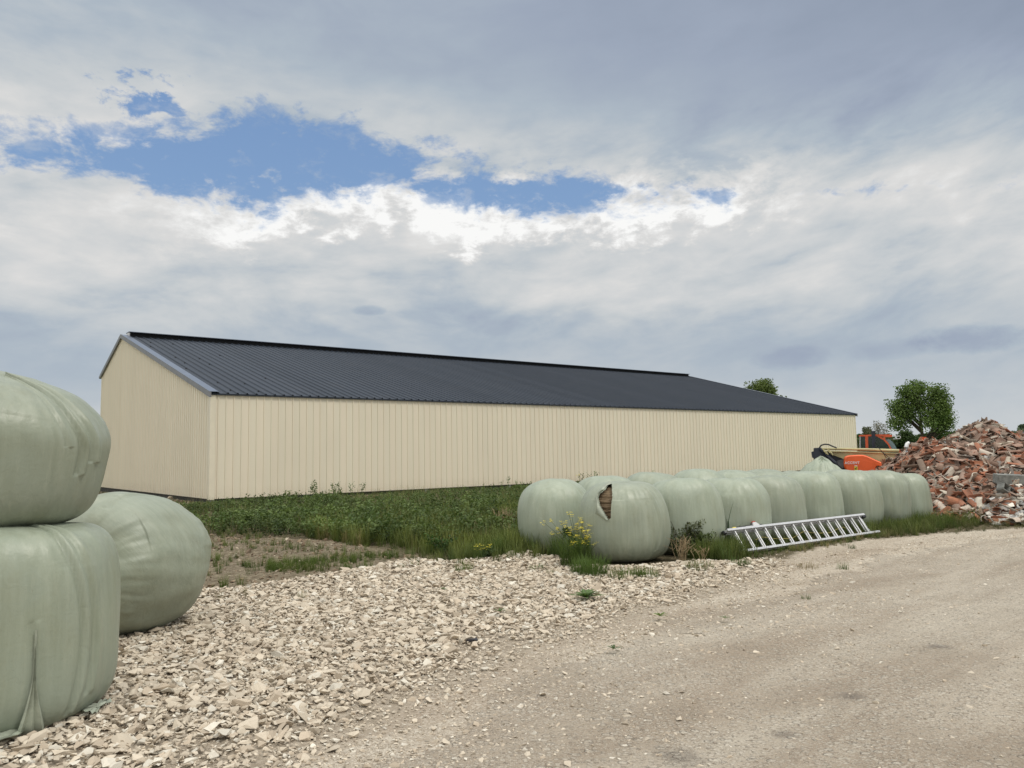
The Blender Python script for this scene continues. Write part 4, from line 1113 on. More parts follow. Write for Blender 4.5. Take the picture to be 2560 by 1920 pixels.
mb = MB(); mb.tube(pol([(2050, 1122), (2065, 1138), (2085, 1155), (2105, 1170)], YS + .05), .05, 8); mb.tube(pol([(2040, 1150), (2052, 1160), (2062, 1162)], YS + .02), .12, 10); spart('strut', M['navy'], mb, smooth=True)
mb = MB(); mb.tube(pol([(2052, 1122), (2100, 1122.5), (2170, 1124), (2248, 1127)], YS + .6), [.035, .038, .043, .05], 12); spart('boom_pipe', M['khaki'], mb, smooth=True)
mb = MB(); mb.prism(pol([(2070, 1129), (2250, 1133), (2250, 1180), (2120, 1152), (2078, 1136)], YS + .62), dep(.08)); spart('boom_panel', M['khaki'], mb, bevel=.006)
mb = MB(); mb.tube(pol([(2068, 1128.5), (2160, 1130.5), (2250, 1134)], YS + .58), .022, 10); spart('boom_pipe', M['khaki'], mb, smooth=True)
mb = MB(); mb.tube(pol([(2048, 1120), (2053, 1113), (2062, 1110.5), (2072, 1111.5), (2082, 1116), (2092, 1120)], YS + .3), .022, 8); spart('hose', M['black'], mb, smooth=True)
for k in range(6):
    mb = MB(); a = at(2056 + k * 4, 1121 + (k % 3) * 3, YS + .4); mb.tube([a, a + Vector((.06, -.03, -.12 - .02 * (k % 2)))], .018, 6); spart('hinge', M['khaki'], mb, smooth=True)
prof_t = round_poly([(2110, 1139), (2160, 1136.5), (2190, 1150), (2217, 1162), (2214, 1168), (2196, 1163), (2190, 1170), (2193, 1183), (2118, 1180), (2109, 1166)], 4, .3)
V = []; npf = len(prof_t)
for (dy, sc_) in ((.10, .90), (.02, .97), (0, 1), (.45, 1.), (.55, .95)):
    cx_, cy_ = 2155, 1162
    V.append([v + dep(dy - .05) for v in pol([(cx_ + (a - cx_) * sc_, cy_ + (b - cy_) * sc_) for a, b in prof_t], YS)])
V = [V[0], V[1], V[2], V[3], V[4]]
V[0] = [v + dep(-.17) for v in V[0]]; V[1] = [v + dep(-.06) for v in V[1]]
mb = MB(); flat_ = [v for r_ in V for v in r_]; fs = []
for k in range(4):
    for i in range(npf): fs.append((k * npf + i, k * npf + (i + 1) % npf, (k + 1) * npf + (i + 1) % npf, (k + 1) * npf + i))
fs += [tuple(range(npf)), tuple(range(5 * npf - 1, 4 * npf - 1, -1))]
mb.add(flat_, fs); spart('tank', M['orange'], mb, smooth=True)
mb = MB(); mb.prism(pol([(2092, 1153), (2109, 1148), (2111, 1168), (2106, 1172), (2094, 1160)], YS - .02), dep(.4)); spart('tank_neck', M['grey'], mb, bevel=.01)
mb = MB(); mb.prism(pol([(2196, 1165), (2216, 1161), (2216, 1168), (2198, 1176)], YS + .02), dep(.3)); spart('gap_shade', M['black'], mb, bevel=.005)  # black filler standing for the shade in the gap at the tank's lower right
mb = MB(); mb.prism(pol([(2117, 1181), (2250, 1186), (2250, 1320), (2160, 1320), (2122, 1190)], YS + .05), dep(.5)); spart('chassis', M['navy'], mb, bevel=.02)
mb = MB(); mb.prism(pol([(2136, 1166), (2144, 1166.5), (2144, 1176), (2136, 1175.5)], YS - .165), dep(.01)); st_ = spart('warning_sticker', M['yellow'], mb)
mb = MB(); mb.prism(pol([(2137, 1171), (2142, 1168), (2143, 1169.2), (2139, 1172.5), (2142, 1173), (2141.5, 1174), (2137, 1173)], YS - .17), dep(.006)); spart('sticker_mark', M['black'], mb)
mb = MB(); mb.prism(pol([(2136.5, 1163.5), (2144, 1164), (2144, 1165.6), (2136.5, 1165.2)], YS - .165), dep(.01)); spart('sticker_label', M['white'], mb)
mb = MB(); mb.prism(pol([(2151, 1177), (2167, 1178), (2167, 1183.2), (2151, 1182.2)], YS - .165), dep(.01)); spart('strip_label', M['purple'], mb)
mb = MB(); mb.prism(pol([(2167.5, 1178.4), (2190, 1180), (2190, 1183.8), (2167.5, 1183.2)], YS - .165), dep(.01)); spart('strip_label', M['lightgrey'], mb)
for (rx0, ry0, rx1, ry1) in ((2154, 1179, 2158, 1180.4), (2159.5, 1179.4, 2165, 1180.8), (2170, 1180.4, 2179, 1181.6), (2181, 1181, 2188, 1182.2)):
    mb = MB(); mb.prism(pol([(rx0, ry0), (rx1, ry0), (rx1, ry1), (rx0, ry1)], YS - .172), dep(.004)); spart('label_line', M['white'], mb)
fc = bpy.data.curves.new('lettering', 'FONT'); fc.body = 'ACCENT'; fc.size = .105; fc.extrude = .004; fc.space_character = 1.12; fc.offset = .003
fo_ = bpy.data.objects.new('lettering', fc); COL.objects.link(fo_)
dg = bpy.context.evaluated_depsgraph_get(); bpy.context.view_layer.update()
lme = bpy.data.meshes.new_from_object(fo_.evaluated_get(bpy.context.evaluated_depsgraph_get())); bpy.data.objects.remove(fo_)
lo = link('lettering', lme, M['letters'], spr); p_ = pol([(2112, 1160)], YS - .175)[0]; lo.location = p_ - spo; lo.rotation_euler = (R(90), 0, -math.atan2(at(PXC, 1140, PYC).x, PYC))
wx = max(v.co.x for v in lme.vertices); want = (pol([(2149, 1160)], YS - .175)[0] - p_).length; lo.scale = (want / wx, 1., 1)
for sx in (2075, 2200):
    mb = MB(); c_ = pol([(sx, 1220)], YS + .7)[0]; c_.z = .42 + gz1(c_.x, c_.y); mb.tube([c_, c_ + Vector(dep(.22))], .42, 24); spart('wheel', M['tyre'], mb, bevel=.03)

# ------------------------------------------------------------------ orange tractor beyond
YT = 42.
PXC, PYC = 2200, YT
to = at(2190, 1122, YT); to.z = gz1(to.x, YT)
trc = empty('tractor', to); tag(trc, 'orange tractor cab with green tinted windows beyond the sprayer', 'tractor')
def tpart(name, m_, mb, **k):
    o = mb.build(name, m_, trc, **k)
    for v in o.data.vertices: v.co = v.co - to
    return o
zg_ = lambda p: p
CW = 1.7
def strip(name, pts, Wd, m_, y0=0., **k):
    mb = MB(); mb.prism(pol(pts, YT + y0), dep(Wd)); return tpart(name, m_, mb, **k)
strip('cab_roof', round_poly([(2146, 1089.5), (2150, 1087.3), (2190, 1086), (2225, 1085.8), (2231, 1088), (2231, 1092.5), (2215, 1092.5), (2195, 1090), (2148, 1091.2)], 2, .2), CW, M['orange2'])
for y0 in (0, CW - .08):
    strip('pillar', [(2163, 1091), (2170, 1090.8), (2171, 1126), (2164, 1126)], .08, M['orange2'], y0)
    strip('pillar', [(2190, 1090), (2197, 1089.5), (2210, 1096), (2222, 1108), (2231, 1126), (2227, 1126), (2219, 1111), (2208, 1099.5)], .08, M['orange2'], y0)
    strip('pillar', [(2209, 1092), (2213, 1092), (2213, 1098), (2209, 1095.5)], .08, M['orange2'], y0)
    strip('pillar', [(2149, 1091), (2151, 1091), (2151, 1126), (2149, 1126)], .06, M['lightgrey'], y0)
strip('side_window', [(2151.2, 1091.4), (2163, 1091.2), (2164, 1126), (2151.2, 1126)], .02, M['glass'], .03)
strip('side_window', [(2170.5, 1091), (2190, 1090.4), (2208, 1100), (2219, 1111.5), (2226.5, 1126), (2171, 1126)], .02, M['glass'], .03)
strip('windscreen', [(2216, 1098), (2224, 1097.5), (2236, 1110), (2244, 1126), (2231, 1126), (2222, 1108), (2213, 1098.5)], CW - .2, M['glassb'], .1)
strip('side_window', [(2150.5, 1091.4), (2163, 1091.2), (2164, 1126), (2150.5, 1126)], .02, M['glass'], CW - .05)
strip('side_window', [(2170.5, 1091), (2190, 1090.4), (2208, 1100), (2219, 1111.5), (2226.5, 1126), (2171, 1126)], .02, M['glass'], CW - .05)
strip('exhaust', [(2178, 1078), (2188, 1077), (2189, 1100), (2187, 1128), (2181, 1128), (2179, 1098)], .12, M['navy'], -.3)
strip('cab_base', [(2147, 1126.2), (2246, 1126.2), (2246, 1150), (2147, 1150)], CW, M['black'])
strip('hood', round_poly([(2240, 1124), (2290, 1123), (2306, 1119), (2318, 1119), (2320, 1124), (2320, 1150), (2240, 1150)], 2, .2), 1.0, M['orange2'], .35)
strip('grille_top', round_poly([(2303, 1094), (2307, 1092), (2315, 1092.5), (2318, 1096), (2318, 1119), (2303, 1119)], 2, .2), .5, M['orange2'], .5)
mb = MB(); mb.tube(pol([(2230, 1091), (2250, 1090), (2252, 1092), (2250, 1096.5), (2233, 1097.5)], YT), .022, 6); tpart('lamp_bracket', M['lightgrey'], mb, smooth=True)
mb = MB(); mb.tube(pol([(2186, 1104), (2187, 1113), (2192, 1119), (2205, 1128)], YT - .5), .03, 6); tpart('mirror_arm', M['black'], mb, smooth=True)
for (sx, rr_, y0) in ((2168, .75, -.25), (2168, .75, CW), (2300, .5, -.1), (2300, .5, CW - .2)):
    c_ = pol([(sx, 1150)], YT + y0)[0]; c_.z = to.z + rr_; mb = MB(); mb.tube([c_, c_ + Vector(dep(.38))], rr_, 28); wh = tpart('wheel', M['tyre'], mb, bevel=.05)
    mb = MB(); mb.tube([c_ + Vector((0, -.02, 0)), c_ + Vector(dep(.1))], rr_ * .5, 20); rm = mb.build('rim', M['white'], wh); 
    for v in rm.data.vertices: v.co = v.co - to

# whip aerials leaning in front of the boom
cn = empty('cane', at(2222, 1160, 22.6)); tag(cn, 'thin dark cane leaning in front of the khaki boom', 'cane')
mb = MB(); o0 = at(2222, 1160, 22.6); mb.tube([at(2196, 1119, 22.6) - o0, at(2210, 1135, 22.6) - o0, at(2226, 1163, 22.6) - o0], .010, 6); mb.build('shaft', M['black'], cn, True)
mb = MB(); mb.tube([at(2207, 1131, 22.58) - o0, at(2228, 1148, 22.58) - o0], .009, 6); mb.build('side_shoot', M['black'], cn, True)

# dark tarpaulin covered heap beyond the tile heap
c0 = at(2560, 1110, 31); V = []; nu, nv = 60, 30
for j in range(nv + 1):
    for i in range(nu):
        a = 2 * math.pi * i / nu; k = j / nv; r_ = math.sin(k * math.pi / 2) ** .8; h_ = math.cos(k * math.pi / 2) ** .75
        q = Vector((math.cos(a) * 3.1 * r_, math.sin(a) * 2.4 * r_, 0)); nn = mnoise.noise(q * .9 + Vector((5, 3, 1))) * .22 + mnoise.noise(q * 3.1) * .09
        V.append((q.x, q.y, max(-.05, (2.22 + nn) * h_)))
Fc = [(j * nu + i, j * nu + (i + 1) % nu, (j + 1) * nu + (i + 1) % nu, (j + 1) * nu + i) for j in range(nv) for i in range(nu)]
me = bpy.data.meshes.new('covered_heap'); me.from_pydata(V, [], Fc); o = link('covered_heap', me, M['tarp'], None, True); o.location = (c0.x + 1.7, 31, gz1(c0.x, 31))
tag(o, 'heap under a dark tarpaulin beyond the tiles at the right edge', 'covered heap')

# ------------------------------------------------------------------ plants
def blade(h, w_, bend, seg=3):
    vs = []; fs = []
    for i in range(seg + 1):
        t = i / seg; wd = w_ * (1 - t) ** .7
        x_ = bend * t * t; z_ = h * (t - .25 * abs(bend) * t * t)
        if i < seg: vs += [(x_, -wd / 2, z_), (x_, wd / 2, z_)]
        else: vs.append((x_, 0, z_))
    for i in range(seg - 1): b = 2 * i; fs += [(b, b + 1, b + 3), (b, b + 3, b + 2)]
    b = 2 * (seg - 1); fs.append((b, b + 1, b + 2)); return np.array(vs), np.array(fs)
def tuft(nb, spread, hmin, hmax, w_, seed, lean=.45):
    rs = np.random.default_rng(seed); Vs, Fs = [], []; b = 0
    for _ in range(nb):
        v, f = blade(rs.uniform(hmin, hmax), w_ * rs.uniform(.7, 1.3), rs.uniform(.1, .9) * lean * 1.0 * hmax * 1.0)
        a = rs.uniform(0, 6.283); c, s = math.cos(a), math.sin(a); v = v @ np.array([[c, s, 0], [-s, c, 0], [0, 0, 1]])
        r_ = spread * math.sqrt(rs.uniform()); a2_ = rs.normal(a, .8); v = v + np.array([r_ * math.cos(a2_), r_ * math.sin(a2_), -.01])
        Vs.append(v); Fs.append(f + b); b += len(v)
    return np.concatenate(Vs), np.concatenate(Fs)
def herb(h, rad, nl, ls, seed):
    """leafy stem plant: small leaves round a few leaning stems"""
    rs = np.random.default_rng(seed); Vs, Fs = [], []; b = 0
    ns = 4
    for s in range(ns):
        a = rs.uniform(0, 6.283); tip = np.array([math.cos(a) * rad * rs.uniform(.3, 1), math.sin(a) * rad * rs.uniform(.3, 1), h * rs.uniform(.7, 1.1)])
        for k in range(nl // ns):
            t = rs.uniform(.12, 1) ** .8; p = tip * np.array([t ** 1.4, t ** 1.4, t]) + rs.normal(0, rad * .16, 3) * np.array([1, 1, .5])
            n_ = rs.normal(0, 1, 3) + np.array([0, 0, 1.1]); n_ /= np.linalg.norm(n_); u_ = np.cross(n_, rs.normal(0, 1, 3)); u_ /= np.linalg.norm(u_); v_ = np.cross(n_, u_)
            L = ls * rs.uniform(.6, 1.3)
            Vs.append(np.array([p - u_ * L / 2, p + v_ * L * .32, p + u_ * L / 2, p - v_ * L * .32])); Fs.append(np.array([[0, 1, 2], [0, 2, 3]]) + b); b += 4
    return np.concatenate(Vs), np.concatenate(Fs)
def plant_field(name, protos, x, y, scale, cols, label, cat, z=None, kind='stuff', hgrad=None):
    n = len(x); A = rotz(rng.uniform(0, 6.283, n)) * scale[:, None, None]
    T = np.stack([x, y, gz(x, y) if z is None else z], -1)
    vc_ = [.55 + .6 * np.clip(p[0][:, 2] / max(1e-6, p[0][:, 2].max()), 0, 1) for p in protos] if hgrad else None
    V, Fc, C = scatter(protos, rng.integers(0, len(protos), n), A, T, cols, vc_)
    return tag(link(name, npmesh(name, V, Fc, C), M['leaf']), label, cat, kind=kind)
def greens(n, a, b, var=.25):
    t = rng.uniform(0, 1, (n, 1)); return (np.array(a) * (1 - t) + np.array(b) * t) * rng.uniform(1 - var, 1 + var, (n, 1))
# herb bank between the barn and the earth patch
def wall_side(x, y): return (x - BC.x) * N.x + (y - BC.y) * N.y      # negative = camera side of the long wall
HERB = [(-14.5, 27), (-10.5, 19), (-8.6, 17.2), (-6.6, 16.6), (-5.2, 16.0), (-3.9, 15.0), (-2.6, 14.0), (-1.2, 13.6), (.2, 14.4), (3, 17), (7, 20.5), (14, 27), (16, 33), (20, 45), (-4, 42), (-13.2, 31.8), (-16, 36)]
x, y = rnd_area(26000, -18, 20, 13, 46)
ws = wall_side(x, y); gs_ = (x - BC.x) * D.x + (y - BC.y) * D.y
ok = inpoly(x, y, HERB) & ((ws < -.35) | (gs_ < -.4)) & (rng.uniform(0, 1, len(x)) < np.clip(17 / y, .3, 1) ** 1.3)
ok &= ~((gs_ < -.4) & (ws > 1.5))
clump = fbm(x, y, .55, 71, 4); ok &= (clump > -.75)
x, y, ws, clump = x[ok], y[ok], ws[ok], clump[ok]; n = len(x)
herbs = [herb(.42, .20, 64, .062, 900 + k) for k in range(8)]
sc_ = rng.uniform(.55, 1.1, n) * (1 + .35 * clump) * np.clip(-ws * .105, .16, 1.)
col_ = greens(n, (.042, .068, .024), (.082, .110, .040)) * (1 + .35 * vnoise(x, y, .7, 5))[:, None]
plant_field('herb_bank', herbs, x, y, np.clip(sc_, .12, 1.35), col_, 'dark green leafy weeds growing along the barn wall', 'weeds', hgrad=True)
print('herbs', n)
HERB_XY = True
# taller wisps standing against the wall
s_ = rng.uniform(3.5, 26, 60); o_ = rng.uniform(-1.3, -.5, 60); x = BC.x + D.x * s_ + N.x * o_; y = BC.y + D.y * s_ + N.y * o_
ok = vnoise(s_, o_ * 0, .35, 3) > -.1; x, y = x[ok], y[ok]; n = len(x)
plant_field('wall_weeds', [herb(.8, .22, 60, .075, 950 + k) for k in range(4)], x, y, rng.uniform(.5, 1.05, n), greens(n, (.05, .09, .03), (.085, .13, .045)), 'thin leafy stalks standing up against the barn wall', 'weeds', hgrad=True)
# meadow grass
x, y = rnd_area(3000, -14, 16, 15, 38); ws = wall_side(x, y)
ok = inpoly(x, y, HERB) & (ws < -5.5) & (fbm(x, y, .5, 77, 3) > -.05); x, y = x[ok], y[ok]; n = len(x)
plant_field('grass_wisps', [tuft(12, .16, .28, .58, .010, 340 + k) for k in range(6)], x, y, rng.uniform(.6, 1.1, n), greens(n, (.085, .115, .035), (.19, .18, .085)), 'yellowish taller grass wisps scattered through the weeds before the barn', 'grass', hgrad=True)
MEAD = [(-3.9, 15.2), (-2.8, 13.9), (-1.9, 13.0), (-1.3, 12.5), (-.7, 12.2), (-.2, 12.1), (.2, 12.6), (.35, 13.6), (1.2, 14.9), (4, 17.5), (9, 21.5), (12, 26), (4, 27), (-3, 22), (-5, 17.5)]
tufts = [tuft(26, .10, .16, .42, .010, 300 + k) for k in range(8)]
x, y = rnd_area(9000, -6, 12, 12, 27); ok = inpoly(x, y, MEAD) & (rng.uniform(0, 1, len(x)) < np.clip(15 / y, .35, 1) ** 1.5) & (fbm(x, y, .6, 81, 3) > -.5)
x, y = x[ok], y[ok]; n = len(x)
col_ = greens(n, (.065, .092, .024), (.135, .150, .048)) * (1 + .3 * vnoise(x, y, .9, 6))[:, None]
dry = rng.uniform(0, 1, n) < .07; col_[dry] = np.array([.24, .20, .11]) * rng.uniform(.7, 1.1, (dry.sum(), 1))
plant_field('meadow_grass', tufts, x, y, rng.uniform(.6, 1.25, n), col_, 'long meadow grass left of the wrapped bales', 'grass', hgrad=True)
# grass round the feet of the bales and along the heap
def bale_line(s, o): p = B2 + D * s + N * o; return p.x, p.y
xs, ys, ss, cs = [], [], [], []
def put(n, fn, smin, smax, ca, cb):
    for _ in range(n):
        x_, y_ = fn(); xs.append(x_); ys.append(y_); ss.append(random.uniform(smin, smax)); t = random.random(); k = random.uniform(.7, 1.25)
        cs.append([(ca[i] * (1 - t) + cb[i] * t) * k for i in range(3)])
GA, GB = (.062, .095, .028), (.130, .150, .055); DR = (.20, .17, .10)
put(170, lambda: bale_line(random.uniform(.9, 7.9), -.55 + random.gauss(0, .10)), .35, .8, GA, GB)
put(110, lambda: bale_line(random.uniform(5.4, 8.6), -.8 + random.gauss(0, .15)), .4, .9, GA, GB)
put(230, lambda: bale_line(random.uniform(1.2, 6.2), -1.02 + random.gauss(0, .12)), .12, .34, GA, GB)
put(200, lambda: bale_line(random.uniform(6.0, 9.6), -1.05 + random.gauss(0, .22)), .3, .7, GA, GB)
put(110, lambda: bale_line(random.uniform(5.2, 10.5), -1.2 + random.gauss(0, .3)), .2, .55, GA, (.15, .14, .075))
put(150, lambda: bale_line(random.uniform(.75, 1.75), -.80 + random.gauss(0, .2)), .5, 1.1, GA, GB)
put(300, lambda: (random.uniform(7.8, 16), 16.05 + random.gauss(0, .40) - .02 * random.random()), .22, .60, (.075, .085, .038), (.15, .135, .075))
put(150, lambda: bale_line(random.uniform(7.8, 9.8), random.uniform(-1.5, .1)), .5, 1.0, GA, GB)
put(60, lambda: bale_line(random.uniform(.9, 6), -1.0 + random.gauss(0, .2)), .2, .45, DR, (.3, .26, .15))
put(110, lambda: (random.gauss(.02, .22), random.gauss(12.75, .35)), .6, 1.2, GA, GB)
put(60, lambda: (random.gauss(-.5, .5), random.gauss(12.0, .2)), .4, .9, GA, GB)
x, y = np.array(xs), np.array(ys); n = len(x)
# keep plants out of the bales themselves
okk = np.ones(n, bool)
for k in range(8):
    c = B2 + D * sk[k] + N * fo[k]; okk &= np.hypot(x - c.x, y - c.y) > fr[k] - .06
plant_field('verge_grass', tufts, x[okk], y[okk], np.array(ss)[okk], np.array(cs)[okk], 'uncut grass growing round the foot of the wrapped bales', 'grass', hgrad=True)
# thin grass and weeds on the earth patch
x, y = rnd_area(1500, -8, 0, 10, 17.5); f_ = fbm(x, y, .9, 91, 3); ok = inpoly(x, y, DIRT) & (f_ > .38)
x, y = x[ok], y[ok]
cen = [(-3.35, 11.55, .28, 90), (-2.75, 12.0, .25, 80), (-2.2, 12.4, .25, 50), (-3.9, 13.1, .35, 30), (-3.0, 11.2, .3, 60), (-4.7, 12.3, .35, 30), (-5.2, 13.9, .4, 40)]
for (a, b, s, k) in cen: x = np.append(x, rng.normal(a, s * 1.5, k)); y = np.append(y, rng.normal(b, s * .5, k))
n = len(x)
plant_field('patch_grass', tufts, x, y, rng.uniform(.18, .48, n), greens(n, (.055, .09, .022), (.11, .14, .04)), 'thin green grass scattered over the bare earth patch', 'grass', hgrad=True)

# --- single plants: things of their own
def plant_obj(name, protos_parts, loc, label, cat, group=None, s=1., rz=0.):
    root = empty(name, (loc[0], loc[1], gz1(*loc)), rz); root.scale = (s, s, s); tag(root, label, cat, group)
    for pn, (V, Fc), c in protos_parts:
        cols = np.tile(np.array([c]), (len(V), 1)) * np.repeat(rng.uniform(.75, 1.25, (len(V) // 1, 1)), 1, 1)
        if len(Fc.shape) == 2: link(pn, npmesh(pn, V, Fc, cols), M['leaf'], root)
    return root
def one_tuft(px, py, label, nb=60, spread=.07, h=.22, c=(.075, .115, .03), w_=.007, group=None):
    p = gp(px, py); V, Fc = tuft(nb, spread, h * .4, h, w_, int(px + py), .5)
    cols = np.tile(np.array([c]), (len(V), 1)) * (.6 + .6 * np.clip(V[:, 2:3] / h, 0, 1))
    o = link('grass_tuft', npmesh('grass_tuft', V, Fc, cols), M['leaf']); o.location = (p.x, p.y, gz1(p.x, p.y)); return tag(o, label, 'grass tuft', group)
GT = 'grass tufts standing on the gravel'
for (px, py, lb, nb, sp, h, c, w_) in (
    (1440, 1425, 'tall dense grass tuft between the left end bale and the torn bale', 340, .22, .58, (.060, .095, .025), .009),
    (1395, 1405, 'tall grass tuft against the foot of the left end bale', 180, .14, .48, (.055, .09, .025), .008),
    (1480, 1442, 'bushy green grass tuft in front of the torn bale, left side', 320, .22, .34, (.075, .12, .035), .008),
    (1450, 1440, 'green grass tuft on the gravel left of the torn bale foot', 140, .14, .26, (.075, .12, .035), .007),
    (1560, 1448, 'wide low grass tuft on the gravel before the torn bale', 260, .20, .20, (.08, .12, .03), .006),
    (1620, 1446, 'low grass tuft before the right edge of the torn bale', 200, .16, .19, (.08, .12, .03), .006),
    (1598, 1444, 'short grass tuft in the middle before the torn bale', 90, .10, .18, (.08, .12, .03), .006),
    (1343, 1428, 'small green weed tuft on the gravel before the left end bale', 90, .12, .11, (.08, .13, .03), .006),
    (1380, 1442, 'sparse grey green grass tuft on gravel, left of the bushy one', 60, .08, .13, (.13, .145, .07), .005),
    (560, 1482, 'small upright grass tuft at the edge of the gravel near the lying bale', 60, .05, .24, (.085, .12, .03), .006),
    (548, 1508, 'dry thin grass tuft on gravel just below the upright one', 30, .05, .14, (.17, .15, .08), .004),
    (756, 1502, 'dry upright grass wisp alone on the gravel left of centre', 30, .05, .17, (.16, .16, .085), .004),
    (610, 1500, 'faint dry grass wisp between the stones near the lying bale', 20, .05, .12, (.20, .18, .11), .004),
    (1160, 1432, 'bright green grass tuft at the gravel edge left of the yellow flowers', 110, .13, .20, (.09, .13, .03), .006),
    (2020, 1424, 'dry brown grass wisp on the track edge below the ladder', 90, .14, .13, (.20, .165, .10), .004),
    (2106, 1424, 'small green tuft on the track right of the dry wisp', 60, .09, .13, (.08, .115, .04), .005),
    (2130, 1372, 'thin weed tuft on the track below the ladder end', 40, .06, .13, (.07, .10, .04), .005),
    (2015, 1498, 'tiny green weed tuft on the track right of the gravel', 40, .05, .08, (.10, .13, .06), .005),
    (1750, 1430, 'low bright grass tuft before the left end of the ladder', 160, .20, .17, (.08, .11, .03), .006),
    (1850, 1418, 'flat green weed tuft below the ladder on the gravel edge', 120, .16, .15, (.06, .10, .03), .008),
    (1240, 1400, 'tall grass tuft beside the left end bale, meadow side', 140, .16, .38, (.06, .10, .025), .008)):
    one_tuft(px, py, lb, nb, sp, h, c, w_, GT)
# tall dark reed like blades between the bales
def reed(x_, y_, h, label, seed):
    rs = np.random.default_rng(seed); Vs, Fs = [], []; b = 0
    for k in range(9):
        v, f = blade(h * rs.uniform(.5, 1), .035, rs.uniform(.25, .9) * .35, 7); a = rs.uniform(0, 6.283); c, s = math.cos(a), math.sin(a)
        v = v @ np.array([[c, s, 0], [-s, c, 0], [0, 0, 1]]) + np.array([rs.normal(0, .03), rs.normal(0, .03), h * .25 * rs.uniform(0, 1) if k > 3 else 0]); Vs.append(v); Fs.append(f + b); b += len(v)
    V, Fc = np.concatenate(Vs), np.concatenate(Fs)
    o = link('maize_seedling', npmesh('maize_seedling', V, Fc, np.tile([[.035, .06, .035]], (len(V), 1))), M['leaf']); o.location = (x_, y_, gz1(x_, y_)); return tag(o, label, 'tall weed')
p = gp(1828, 1375); reed(p.x, p.y + .1, .85, 'tall broad bladed dark weed at the left end of the ladder', 5)
p = gp(1955, 1352); reed(p.x, p.y + .1, .62, 'dark broad bladed weed rising behind the middle of the ladder', 6)
p = gp(2236, 1300); reed(p.x, p.y - .1, .55, 'thin tall weed standing before the second last front bale', 8)
# dark weed bush right of the torn bale
def weed_bush(px, py, h, rad, nl, c, label, seed, stalks=0):
    p = gp(px, py); root = empty('weed_bush', (p.x, p.y, gz1(p.x, p.y))); tag(root, label, 'weed bush')
    V, Fc = herb(h, rad, nl, .045, seed); cols = np.tile([c], (len(V), 1)) * np.repeat(rng.uniform(.6, 1.3, (len(V) // 4, 1)), 4, 0)
    link('foliage', npmesh('foliage', V, Fc, cols), M['leaf'], root)
    mb = MB()
    for k in range(7):
        a = k * 2.4; mb.tube([(0, 0, 0), (math.cos(a) * rad * .3, math.sin(a) * rad * .3, h * .5), (math.cos(a) * rad * .7, math.sin(a) * rad * .7, h * .95)], .004, 4)
    mb.build('stems', M['bark'], root)
    return root
weed_bush(1712, 1392, .58, .30, 900, (.060, .070, .035), 'dark bushy weed between the torn bale and the next bale', 31)
weed_bush(1700, 1405, .42, .22, 500, (.052, .065, .03), 'low dark weed at the right foot of the torn bale', 33)
weed_bush(1765, 1395, .38, .25, 500, (.055, .075, .03), 'dark leafy weed before the left end of the ladder', 35)
weed_bush(2195, 1318, .40, .2, 260, (.04, .06, .025), 'dark weed at the right end of the ladder by the bales', 36)
weed_bush(1105, 1392, .30, .32, 500, (.035, .07, .02), 'broad leaved dark weed at the meadow edge left of centre', 37)
# dry stalks
def dry_stalks(px, py, h, n_, label, seed, name='dry_stalks', c='dry'):
    rs = random.Random(seed); p = gp(px, py); mb = MB()
    for k in range(n_):
        a = rs.uniform(0, 6.28); l = rs.uniform(.1, .45) * h; b = Vector((rs.gauss(0, .04), rs.gauss(0, .04), 0)); t_ = b + Vector((math.cos(a) * l, math.sin(a) * l, h * rs.uniform(.6, 1)))
        mid = (b + t_) / 2 + Vector((rs.gauss(0, .02), rs.gauss(0, .02), .02)); mb.tube([b, mid, t_], .003, 4)
        for q in range(3): e_ = mid.lerp(t_, rs.random()); mb.tube([e_, e_ + Vector((rs.gauss(0, .05), rs.gauss(0, .05), .06))], .002, 3)
    o = mb.build(name, M['drystalk']); o.location = (p.x, p.y, gz1(p.x, p.y)); return tag(o, label, 'dry stalks')
M['drystalk'] = mat('dry_stalk', rough=.9, fn=simple((.32, .24, .14), .3, 20))
dry_stalks(1705, 1412, .34, 24, 'pale brown dry stalks at the right foot of the torn bale', 1)
dry_stalks(1755, 1420, .22, 6, 'few upright dry stems left of the ladder foot', 2)
dry_stalks(1262, 1330, .55, 50, 'tangle of dry bramble stems left of the end bale', 3)
dry_stalks(1183, 1350, .35, 8, 'thin pale dry stems standing in the meadow grass', 4)
